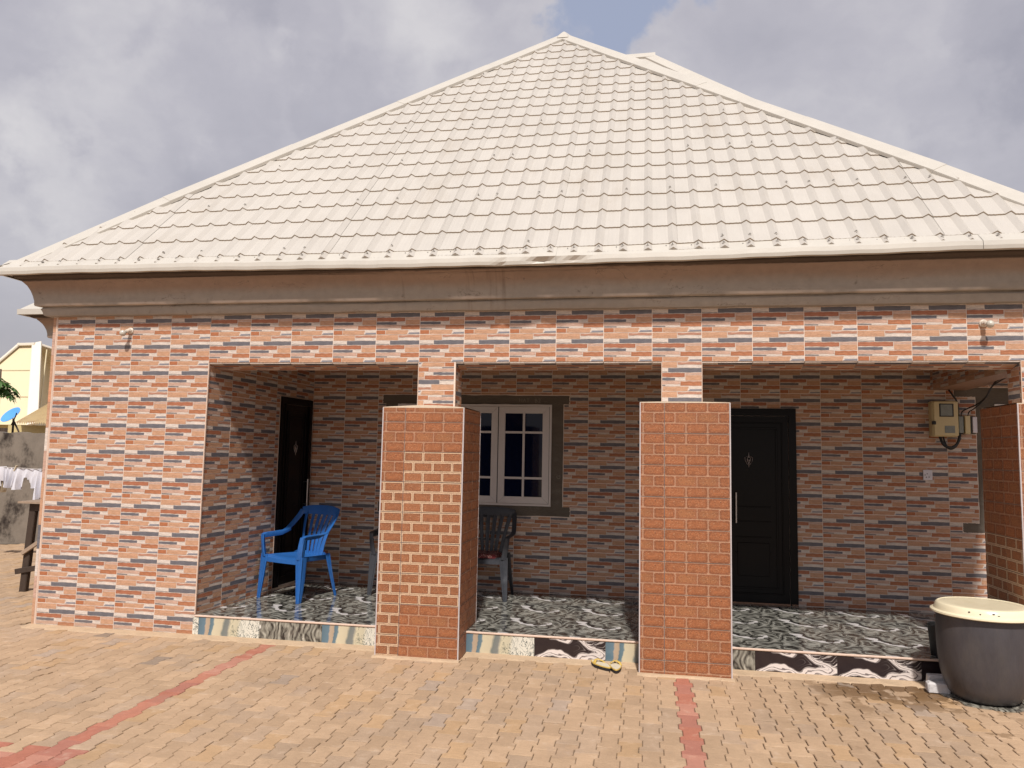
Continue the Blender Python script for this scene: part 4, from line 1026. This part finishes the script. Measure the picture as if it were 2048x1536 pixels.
for j in range(nx+1):
    for i in range(nx+1):
        u, v_ = 2*i/nx-1, 2*j/nx-1; e = (1-u**6)*(1-v_**6); vs.append((u*.19*(1-.04*v_*v_), v_*.185*(1-.04*u*u), .004+.042*max(e, 0)**.5+.004*math.sin(u*7+v_*5)*e))
fs = [(j*(nx+1)+i, j*(nx+1)+i+1, (j+1)*(nx+1)+i+1, (j+1)*(nx+1)+i) for j in range(nx) for i in range(nx)]
cu.add(vs, fs); cu.add([(x, y, .0) for x, y, z in vs], [f[::-1] for f in fs])
o = obj('cushion', cu, 'cushion_print', None, smooth=True, M=T((3.87, 1.60, FZ+.412))); tag(o, 'red patterned cushion on the seat of the dark chair under the window', 'cushion')

# ================================================================== water pot group
PC = Vector((7.905, -.335, 0))
pot = tag(empty('water_pot', PC), 'big dark metal water pot standing on the paving by the right pillar', 'pot')
dent = lambda an, z: .010*math.sin(2*an+1.2)*(z/.6)-.012*math.exp(-((an-4.3)/.5)**2-((z-.26)/.03)**2)+.004*math.sin(5*an+z*9)
prof = [(0, .006), (.175, .006), (.202, .012), (.228, .04), (.256, .10), (.277, .18), (.289, .27), (.295, .37), (.296, .47), (.292, .55), (.286, .60), (.27, .60), (.27, .5)]
obj('pot_body', MB().lathe(prof, 72, wob=dent), 'pot_metal', pot, smooth=True)
ld = tag(empty('basin_lid', PC+Vector((.0, 0, .60))), 'cream enamel basin turned over as a lid on the water pot', 'basin')
prof = [(.318, -.018), (.328, -.012), (.326, -.002), (.306, .006), (.300, .02), (.292, .042), (.284, .05), (.277, .052)]
obj('basin_rim', MB().lathe([(.31, -.016)]+prof+[(.27, .046), (.30, 0)], 80, wob=lambda an, z: .004*math.sin(3*an)), 'enamel_cream', ld, smooth=True)
obj('basin_bottom', MB().lathe([(0, .047), (.2, .048), (.268, .05), (.274, .048), (.2755, .03)], 80), 'enamel_cream', ld, smooth=True)
ch = MB()
for an in (-2.2, -1.98, -1.72, -1.62):
    r = .299; ch.lathe([(.0, .0022), (.005, .0018), (.0075, 0)], 6, center=(r*math.cos(an), r*math.sin(an), .018+R.uniform(0, .02)), M=Matrix.Rotation(an, 4, 'Z') @ Matrix.Rotation(1.25, 4, 'Y') @ Matrix.Diagonal((.7, R.uniform(.8, 1.8), 1, 1)))
obj('enamel_chip', ch, 'chip_dark', ld)
def rock(name, loc, sx, sy, sz, rz, label, seed, rx=0):
    rr = random.Random(seed); mb = MB(); mb.bbox(-sx/2, sx/2, -sy/2, sy/2, 0, sz, .009)
    mb.v = [(x+rr.uniform(-.004, .004), y+rr.uniform(-.004, .004), max(0, z+rr.uniform(-.003, .003))) for x, y, z in mb.v]
    o = obj(name, mb, 'stone_white', None, M=T(loc) @ Matrix.Rotation(rz, 4, 'Z') @ Matrix.Rotation(rx, 4, 'X')); tag(o, label, 'stone', 'white stone blocks by the water pot'); return o
rock('stone_block', (7.635, -.23, .004), .15, .085, .072, -.12, 'front white stone block lying at the foot of the water pot', 1)
rock('stone_block', (7.66, -.125, .004), .13, .07, .10, -.05, 'rear greyish white stone block leaning behind the front one', 2)
bk = tag(obj('plastic_bucket', MB().lathe([(0, 0), (.075, 0), (.078, .01), (.095, .22), (.1, .225), (.098, .235), (.09, .23), (.072, .02)], 32), 'black_rubber', None, smooth=True, M=T((7.80, .16, .182))), 'black plastic bucket on the porch step behind the water pot', 'bucket')
sb = MB(); rr = random.Random(5); pts = [(PC.x+.02+(.27+rr.uniform(-.03, .05))*math.cos(a), PC.y+.01+(.25+rr.uniform(-.03, .03))*math.sin(a)) for a in np.linspace(0, 2*math.pi, 25)[:-1]]
sb.add([(x, y, .0045) for x, y in pts]+[(x, y, .012) for x, y in pts], [tuple(range(23, -1, -1)), tuple(range(24, 48))]+[(i, (i+1) % 24, 24+(i+1) % 24, 24+i) for i in range(24)])
PC_up = .0075
pot.location.z += PC_up+.0045; ld.location.z += PC_up+.0045
tag(obj('stone_slab', sb, 'step_grey', None), 'broken piece of grey marble slab under the water pot', 'slab')

# ================================================================== slippers
def slipper(loc, rz, label, mirror=1):
    o = tag(empty('slipper', loc, rz), label, 'slipper', 'yellow slippers in front of the step')
    def outline(s_, n_=26):
        pts = []
        for i in range(n_):
            t = 2*math.pi*i/n_; y = math.cos(t)*.125; wv = .044 if y > 0 else .036
            x = math.sin(t)*(wv-.006*math.cos(2*t)); pts.append((mirror*x*s_+(.004 if y > 0 else 0)*mirror, y*s_))
        return pts
    def plate(s_, z0, z1, mt_, nm):
        p = outline(s_); n_ = len(p); mb = MB(); mb.add([(x, y, z0) for x, y in p]+[(x, y, z1) for x, y in p], [tuple(range(n_))[::-1], tuple(range(n_, 2*n_))]+[(i, (i+1) % n_, n_+(i+1) % n_, n_+i) for i in range(n_)])
        q = obj(nm, mb, mt_, o); 
        if mirror < 0: pass
        return q
    plate(1, 0, .02, 'sandal_sole', 'sole'); plate(1.02, .02, .027, 'sandal_yellow', 'midsole'); plate(.93, .0272, .029, 'sandal_insole', 'insole')
    st = MB(); pts = [(-.042, .02, .026), (-.034, .035, .040), (-.012, .05, .048), (.012, .056, .047), (.034, .05, .040), (.042, .035, .026)]
    st.ribbon(pts, (.1, 1, 0), .028, .005); st.ribbon([(.041, .0, .026), (.034, .022, .038), (.006, .052, .050), (-.004, .072, .042), (-.006, .085, .028)], (1, .5, 0), .016, .005)
    obj('strap', st, 'sandal_yellow', o, smooth=True)
slipper((5.208, -.165, .0085), math.radians(38), 'left yellow slipper, turned outwards, on the paving at the step')
slipper((5.325, -.190, .0085), math.radians(4), 'right yellow slipper with crossed straps on the paving beside its pair', -1)

# ================================================================== wooden stand at the left
ws = tag(empty('wooden_stand', (-1.25, 1.43, 0)), 'rough dark timber work stand beside the left corner of the house', 'stand')
def wd(name, mb, mt_='wood_old'): return obj(name, mb, mt_, ws)
def PS(a, b_, y=1.43): v_ = onY(a, b_, y); return (v_.x+1.25, v_.y-1.43, v_.z)
b0, b1 = PS(47, 1184), PS(70, 1004)
wd('leg', MB().ribbon([b0, b1], (1, 0, 0), .085, .06)); wd('leg', MB().ribbon([(.30, .0, 0), (.24, 0, .99)], (1, 0, 0), .075, .055)); wd('leg', MB().ribbon([(-.20, .62, 0), (-.14, .62, .97)], (1, 0, 0), .075, .055)); wd('leg', MB().ribbon([(.30, .62, 0), (.24, .62, .97)], (1, 0, 0), .075, .055))
z1_ = 1.0; wd('cross_bar', MB().box(-.16, .34, -.035, .035, z1_-.085, z1_)); wd('cross_bar', MB().box(-.16, .34, .58, .66, z1_-.085, z1_))
wd('brace', MB().ribbon([PS(44, 1107, 1.38), PS(110, 1062, 1.38)], (0, 0, 1), .045, .03), 'wood_pale'); wd('lower_rail', MB().ribbon([PS(32, 1143, 1.40), PS(84, 1134, 1.40), PS(150, 1122, 1.40)], (0, 0, 1), .062, .04))
for yy in (-.10, .07, .24, .41, .58): wd('plank', MB().box(-.26, .42, yy, yy+.16, 1.0, 1.022+R.uniform(0, .004)), 'wood_pale')

# ================================================================== clothes line
tag(cable('x', [(-6.4, 3.1, 1.42), (-4.5, 3.36, 1.36), (-3.6, 3.47, 1.335), (-2.6, 3.6, 1.30), (-1.36, 3.75, 1.28)], .0045, 'x', mat='rope'), 'thin rope washing line strung between the yard wall and the house', 'rope').name = 'clothes_line'
def garment(name, pa, pb, label, seed, kind='shirt', y=3.5, mt_='cloth_white'):
    (xa, za), (xb, zb_) = pa, pb; rr = random.Random(seed); nx, nz = 28, 18; mb = MB(); ph = rr.uniform(0, 6); vs = []
    W2 = xb-xa; Hh = za-zb_
    for j in range(nz+1):
        t = j/nz
        for i in range(nx+1):
            u = i/nx; fl = .035*math.sin(u*19+ph+t*1.2)*(.25+t)+.018*math.sin(u*43+ph*2)*t
            z = za-Hh*t*(1+.06*math.sin(u*5+ph)); x = xa+W2*(u+.02*math.sin(t*5+ph)*t)
            if kind == 'shorts' and t > .45: x += W2*.05*(1 if u > .5 else -1)*(t-.45)
            vs.append((x, y+fl+(x+3.45)*.16, z-.01*math.sin(u*math.pi)))
    fs = []
    for j in range(nz):
        for i in range(nx):
            u = (i+.5)/nx; t = (j+.5)/nz
            if kind == 'shorts' and t > .42 and abs(u-.5) < .13*(t-.42)/.58+.02: continue
            if kind == 'shirt' and t > .72 and (u < .12+.2*(t-.72) or u > .9): continue
            fs.append((j*(nx+1)+i, (j+1)*(nx+1)+i, (j+1)*(nx+1)+i+1, j*(nx+1)+i+1))
    mb.add(vs, fs); o = obj(name, mb, mt_, None, smooth=True); tag(o, label, 'clothing', 'white laundry on the washing line')
def GX(a, b_): v_ = onY(a, b_, 3.5); return (v_.x, v_.z)
garment('shirt', GX(-48, 931), GX(14, 974), 'white shirt on the washing line, leftmost and cut by the photo edge', 1)
garment('undershirt', GX(14, 934), GX(32, 973), 'narrow white undershirt folded over the washing line between shirt and shorts', 2, 'plain')
garment('shorts', GX(30, 936), GX(74, 978), 'white shorts hanging from the washing line with a gap between the legs', 3, 'shorts')
garment('sheet', GX(68, 941), GX(92, 997), 'long white cloth on the washing line nearest the house corner', 4, 'plain')
garment('towel', GX(2, 936), GX(10, 981), 'cream cloth showing below the leftmost shirt', 6, 'plain', 3.56, 'cloth_cream')
pegp = onY(32, 936, 3.48); pg = MB().box(-.008, .008, -.02, .012, -.05, .04); tag(obj('clothes_peg', pg, 'cloth_cream', None, M=T(pegp) @ Matrix.Rotation(.4, 4, 'Y')), 'small pale peg gripping the washing line', 'peg')

# ================================================================== yard wall, neighbour, dish, papaya
yw = MB(); WY = [(-9.5, 3.2), (-5.32, 5.0), (-3.2, 5.95), (.4, 7.5)]
pa_ = [Vector((x, y, 0)) for x, y in WY]; sd = Vector((-.39, .92, 0))
NX = 60; tops = []
for i in range(NX+1):
    t = i/NX*3; k = min(int(t), 2); p = pa_[k].lerp(pa_[k+1], t-k); h = 1.885+.012*math.sin(i*1.7)+.008*math.sin(i*4.1)
    tops.append((p, h))
vs = []
for p, h in tops: vs += [(p.x, p.y, 0), (p.x, p.y, h), (p.x+sd.x*.2, p.y+sd.y*.2, h), (p.x+sd.x*.2, p.y+sd.y*.2, 0)]
fs = []
for i in range(NX):
    o = i*4; fs += [(o, o+4, o+5, o+1), (o+1, o+5, o+6, o+2), (o+2, o+6, o+7, o+3)]
yw.add(vs, fs+[(0, 1, 2, 3)]); tag(obj('yard_wall', yw, 'old_wall', None), 'weathered grey rendered yard wall with black mould behind the washing line', 'wall')

def far(a, b_, Y): return onY(a, b_, Y)
nh = tag(empty('neighbour_house', (-9, 14, 0)), 'neighbouring house with tall pale yellow hipped roof beyond the yard wall', 'house')
Mi = T((9, -14, 0))
NY = 15.0
def rel(v_): return Vector(v_)+Vector((9, -14, 0))
r_ = far(40, 690, NY); r2 = far(74, 690, NY)
# steep front face and right face of the hip
pk0, pk1 = far(41, 690, NY+1.6), far(75, 689, NY+1.6); fl, fr = far(-130, 812, NY), far(66, 812, NY)
fl.z = fr.z
fbr = far(150, 745, NY+5.0); fbr2 = far(150, 812, NY+5)
mb = MB(); low = 3.0
ridge0, ridge1 = rel(pk0), rel(pk1)
b0_, b1_ = rel(far(-60, 742, NY+.4)), None
# front slope (polygon), right slope, caps
pts = [rel(far(-140, 780, NY)), rel(far(66, 850, NY)), ridge1, ridge0]
pts[0].z = pts[1].z
back = rel(far(180, 790, NY+6)); back.z = pts[1].z
rb = Vector((ridge1.x+2.0, ridge1.y+3.2, ridge1.z-.9))
mb.add([pts[0], pts[1], ridge1, ridge0], [(0, 1, 2, 3)]); mb.add([pts[1], back, rb, ridge1], [(0, 1, 2, 3)])
leftc = Vector((pts[0].x, pts[0].y+6, pts[0].z)); mb.add([pts[0], ridge0, leftc], [(0, 1, 2)])
nroof = obj('roof', mb, 'neighbour_roof', nh)
cpm = MB(); cpm.ribbon([pts[1]+Vector((0, -.03, .02)), ridge1+Vector((0, -.03, .05))], (1, .2, 0), [.34, .30], .08); cpm.ribbon([pts[0]+Vector((0, -.03, .02)), ridge0+Vector((0, -.03, .05))], (1, 0, .6), .22, .06); cpm.ribbon([ridge0, ridge1], (0, 1, 0), .3, .1); cpm.ribbon([ridge1, rb], (1, 0, 0), .25, .08)
obj('ridge_cap', cpm, 'neighbour_cap', nroof)
rbm = MB()
for k in range(1, 12):                          # lap lines of the sheets on both slopes
    t = k/12; a = pts[1].lerp(back, t); b_ = ridge1.lerp(rb, t); rbm.ribbon([a+Vector((.0, -.02, .02)), b_+Vector((0, -.02, .03))], (0, 1, 0), .03, .03)
for k in (.33, .66): rbm.ribbon([pts[0].lerp(ridge0, k)+Vector((0, -.015, .01)), pts[1].lerp(ridge1, k)+Vector((0, -.015, .01))], (0, 0, 1), .03, .02)
obj('sheet_lap', rbm, 'neighbour_roof', nroof)
mb = MB(); e0 = pts[0]; mb.add([(e0.x, e0.y+.4, 0-0), (pts[1].x-.3, pts[1].y+.4, 0), (pts[1].x-.3, pts[1].y+.4, pts[1].z), (e0.x, e0.y+.4, pts[1].z), (back.x-.4, back.y, 0), (back.x-.4, back.y, pts[1].z)], [(0, 1, 2, 3), (1, 4, 5, 2)]); obj('wall', mb, 'neighbour_wall', nh)
# low tin-roofed outbuilding in front of it
ob = tag(empty('outbuilding', (-6, 9, 0)), 'low yellow outbuilding with rusty tin roof just beyond the yard wall', 'building')
def rel2(v_): return Vector(v_)+Vector((6, -9, 0))
q0, q1, q2, q3 = rel2(far(30, 846, 9.0)), rel2(far(150, 850, 9.0)), rel2(far(170, 770, 11.5)), rel2(far(98, 808, 11.0))
q1.z = q0.z
mb = MB(); n_ = 26
for i in range(n_):
    a, b_ = q0.lerp(q1, i/n_), q0.lerp(q1, (i+1)/n_); c_, d_ = q3.lerp(q2, (i+1)/n_), q3.lerp(q2, i/n_); m1 = a.lerp(b_, .5)+Vector((0, 0, .03)); m2 = d_.lerp(c_, .5)+Vector((0, 0, .03))
    mb.add([a, m1, m2, d_], [(0, 1, 2, 3)]); mb.add([m1, b_, c_, m2], [(0, 1, 2, 3)])
    mb.add([a, m1, m1-Vector((0, 0, .03)), a-Vector((0, 0, .03))], [(3, 2, 1, 0)])
obj('tin_roof', mb, 'tin_roof', ob)
v0, v1 = rel2(far(14, 880, 9.3)), rel2(far(150, 880, 9.3)); mb = MB().box(v0.x, v1.x, .3, 3.2, 0, q0.z-.04); obj('wall', mb, 'neighbour_wall', ob)
v0 = rel2(far(-70, 880, 9.6)); mb = MB().box(v0.x, rel2(far(22, 880, 9.6)).x, .6, 2.5, 0, q0.z-.10); obj('dark_lean_to', mb, 'wood_old', ob)
mb = MB(); 
# satellite dish
DY = 8.2; dc = far(24, 832, DY)
ds = tag(empty('satellite_dish', (dc.x, dc.y, 0)), 'round bright blue satellite dish standing above the yard wall', 'satellite dish')
rd = .215; nd = ((CAMLOC-dc).normalized()*.62+(CU*.72-CR*.70)*.80).normalized(); qd = nd.to_track_quat('Z', 'Y').to_matrix().to_4x4()
prof = [(0, 0), (.08, .006), (.15, .022), (rd, .05), (rd+.006, .05), (rd+.004, .042), (.15, .012), (.08, -.004), (0, -.01)]
obj('dish', MB().lathe(prof, 40, center=(0, 0, dc.z), M=qd), 'dish_blue', ds, smooth=True)
obj('feed_arm', MB().tube([Vector((0, 0, dc.z))-Vector((0, 0, rd*.9)), Vector((.2, -.12, dc.z-.02)), Vector((.24, -.14, dc.z+.06))], .012, 8), 'black_rubber', ds)
obj('mast', MB().tube([(.0, .05, 1.2), (.0, .05, dc.z-.05)], .022, 8).tube([(.0, .04, dc.z-.08), (.20, .0, dc.z-.34)], .018, 8), 'wood_old', ds)
# papaya tree: trunk just at the frame edge, palmate leaves on long stalks
TY = 7.2; tp = far(-3, 772, TY); tr_ = tag(empty('papaya_tree', (tp.x, TY, 0)), 'papaya tree with bare trunk and lobed green leaves behind the yard wall', 'tree')
obj('trunk', MB().tube([(0, 0, 0), (.02, 0, 1.2), (.0, 0, tp.z), (0, 0, tp.z+.35)], [.06, .05, .045, .035], 12), 'trunk', tr_, smooth=True)
rr = random.Random(11)
def papaya_leaf(base, az, ln, droop, size):
    st_ = MB(); d = Vector((math.cos(az), math.sin(az), 0)); P_ = [base+d*ln*t+Vector((0, 0, .30*ln*t-droop*t*t)) for t in (0, .25, .5, .75, 1)]
    st_.tube(P_, [.012, .01, .009, .008, .007], 6); tip = P_[-1]; fwd = (P_[-1]-P_[-2]).normalized(); side = fwd.cross(Vector((0, 0, 1))).normalized(); up_ = side.cross(fwd)
    for k in range(7):
        an = math.radians(-105+35*k); L_ = size*(1-.10*abs(k-3)*.8); dr = (fwd*math.cos(an)+side*math.sin(an)); dr = (dr+Vector((0, 0, -.25))).normalized(); sd_ = dr.cross(Vector((0, 0, 1))).normalized()
        w0 = size*.10
        seq = [(0, .02), (.25, .09), (.38, .16), (.42, .08), (.55, .20), (.62, .08), (.78, .14), (.84, .05), (1.0, 0)]
        L1 = [tip+dr*L_*a-Vector((0, 0, .10*size*a*a))+sd_*size*b_ for a, b_ in seq]; R1 = [tip+dr*L_*a-Vector((0, 0, .10*size*a*a))-sd_*size*b_ for a, b_ in seq]; C1 = [tip+dr*L_*a-Vector((0, 0, .10*size*a*a+.01)) for a, b_ in seq]
        m_ = len(seq); st_.add(L1+C1+R1, [(i, m_+i, m_+i+1, i+1) for i in range(m_-1)]+[(m_+i, 2*m_+i, 2*m_+i+1, m_+i+1) for i in range(m_-1)])
    obj('leaf', st_, 'leaf_green', tr_)
for k in range(20):
    papaya_leaf(Vector((0, 0, tp.z-.03+.010*k)), k*2.4+rr.uniform(-.2, .2)+.2, rr.uniform(.12, .26) if k > 8 else rr.uniform(.16, .32), rr.uniform(.10, .22), rr.uniform(.18, .25))

# ================================================================== ground and paving
gm = MB(); gm.add([(-900, -900, -.03), (900, -900, -.03), (900, 1500, -.03), (-900, 1500, -.03)], [(0, 1, 2, 3)]); struct(obj('ground', gm, 'earth'))
pv = MB(); pv.add([(-9, -9, -.007), (13, -9, -.007), (13, 9, -.007), (-9, 9, -.007)], [(0, 1, 2, 3)]); pave = struct(obj('pavement', pv, 'joint_sand'))
PL, PW, PN, PP = .2265, .139, .097, .1185
aa = PL*.212; bb = PL/2-aa
def paver_pts(g):
    h, w2 = PW/2-g/2, PN/2-g/2; a0 = g/2
    return [(-h, a0), (h, a0), (h, aa), (w2, bb), (w2, PL-bb), (h, PL-aa), (h, PL-a0), (-h, PL-a0), (-h, PL-aa), (-w2, PL-bb), (-w2, bb), (-h, aa)]
def paver_mb(g, col):
    o = paver_pts(g); cx, cy = 0, PL/2; inn = []
    k = len(o)
    for i in range(k):                          # inset by edge normals
        p, q, r = Vector(o[i-1]), Vector(o[i]), Vector(o[(i+1) % k]); d1, d2 = (q-p).normalized(), (r-q).normalized()
        n1, n2 = Vector((-d1.y, d1.x)), Vector((-d2.y, d2.x)); nb = (n1+n2); nb = nb/max(.5, nb.dot(n1)); inn.append(q+nb*.0035)
    mb = MB(); vs = [(p.x, p.y-cy, 0) for p in inn]+[(p[0], p[1]-cy, -.0035) for p in o]+[(p[0], p[1]-cy, -.022) for p in o]
    mb.add(vs, [tuple(range(k))], col); mb.add(vs, [(k+i, k+(i+1) % k, (i+1) % k, i) for i in range(k)]+[(2*k+i, 2*k+(i+1) % k, k+(i+1) % k, k+i) for i in range(k)], (col[0]*.9, col[1]*.9, col[2]*.9)); return mb
rr = random.Random(21)
shades = [tuple(c_*s_ for c_ in b_) for b_ in ((.39, .27, .174), (.42, .292, .188), (.375, .268, .183), (.405, .268, .155), (.345, .262, .2), (.26, .198, .15)) for s_ in (1.04, .96)]
reds = [(.37, .145, .098), (.40, .17, .115), (.35, .15, .11), (.42, .20, .145)]
S2 = 2.39; S5 = 5.822
PX0 = S2                                        # a column centre on the first red stripe
allp = []
ncol = int((11-(-7))/PP)
xs0 = PX0-math.floor((PX0+7)/PP)*PP
for ci in range(ncol):
    x = xs0+ci*PP; gi = round((x-PX0)/PP)
    for rj in range(int((7.2+5)/PL)):
        y = -5+rj*PL+(PL/2 if gi % 2 else 0)
        if X0-.06 < x < XE+.1 and y > -.03: 
            continue
        if x > X0-.1 and y > 2.2: continue
        if x < -2.5 and y > 4.9+(x+5.3)*.43: continue
        red = (abs(gi) < .5 and -2.6 < y < .1) or abs(x-S5) < PP*.5 or (x < 2.56 and -3.05 < y < -2.53) 
        allp.append((x, y, red, gi))
# pick the 300 that show largest
def pscore(p):
    q = proj((p[0], p[1], 0))
    if not q or not (-40 < q[0] < 2090 and q[1] < 1580): return 0
    return 1/q[2]**2*abs(CAMLOC.z/q[2])
allp.sort(key=pscore, reverse=True)
_pm = {}
rest = MB(); RV, RF, RC = [], [], []
template = {}
for i, (x, y, red, gi) in enumerate(allp):
    wide = x > 6.25 and y < 0
    g = .0062 if wide else (.0022 if x > 2.6 else .0018)
    ci = rr.randrange(len(reds)) if red else min(len(shades)-1, int(abs(rr.gauss(0, 1))*3.6))
    if red and abs(x-S5) < .1 and rr.random() < .3: ci = 3
    key = (g, red, ci)
    if key not in template: template[key] = paver_mb(g, reds[ci] if red else shades[ci])
    tz = rr.uniform(-.0022, .0012)+(rr.uniform(-.004, 0) if rr.random() < .12 else 0)
    dx, dy, rz_ = rr.uniform(-.0012, .0012), rr.uniform(-.0012, .0012), rr.uniform(-.006, .006)
    M = T((x+dx, y+dy, tz+.004)) @ Matrix.Rotation(rz_, 4, 'Z') @ Matrix.Rotation(rr.uniform(-.008, .008), 4, 'X') @ Matrix.Rotation(rr.uniform(-.010, .010), 4, 'Y')
    if i < 300:
        if key not in _pm: _pm[key] = template[key].mesh('paver', ['paver'])
        link('paver', _pm[key], pave, M)
    else:
        t_ = template[key]; o = len(RV); A = np.array(M)[:3]; V = np.array(t_.v) @ A[:, :3].T+A[:, 3]; RV.extend(map(tuple, V.tolist())); RF.extend([[q+o for q in f] for f in t_.f]); RC.extend(t_.c)
rest.v, rest.f, rest.c, rest.m = RV, RF, RC, [0]*len(RF)
o = obj('paver_field', rest, 'paver', pave); o['kind'] = 'stuff'
# cement fillet where the paving meets the walls
fm = MB(); rr = random.Random(9)
def fillet(x0, x1, y, wmin=.075, wmax=.125):
    k = max(2, int((x1-x0)/.07)); vs = []
    for i in range(k+1):
        x = x0+(x1-x0)*i/k; vs += [(x, y+.002, .016), (x, y-.03, .0125+rr.uniform(0, .002)), (x, y-rr.uniform(wmin, wmax), .0068), (x, y-wmax-.01, -.006)]
    fm.add(vs, [(i*4+j, i*4+j+1, i*4+j+5, i*4+j+4) for i in range(k) for j in range(3)])
fillet(X0-.02, 3.385, -.001); fillet(4.085, 5.505, -.001); fillet(6.198, 8.21, -.001); fillet(3.37, 4.095, PY0, .03, .055); fillet(5.49, 6.21, PY0, .03, .055); fillet(8.2, 8.9, PY0, .03, .05)
simple('fillet_cement', (.46, .335, .22), .95, .2, 8, (1, 1, 1), .7, 50)
obj('mortar_fillet', fm, 'fillet_cement', pave)
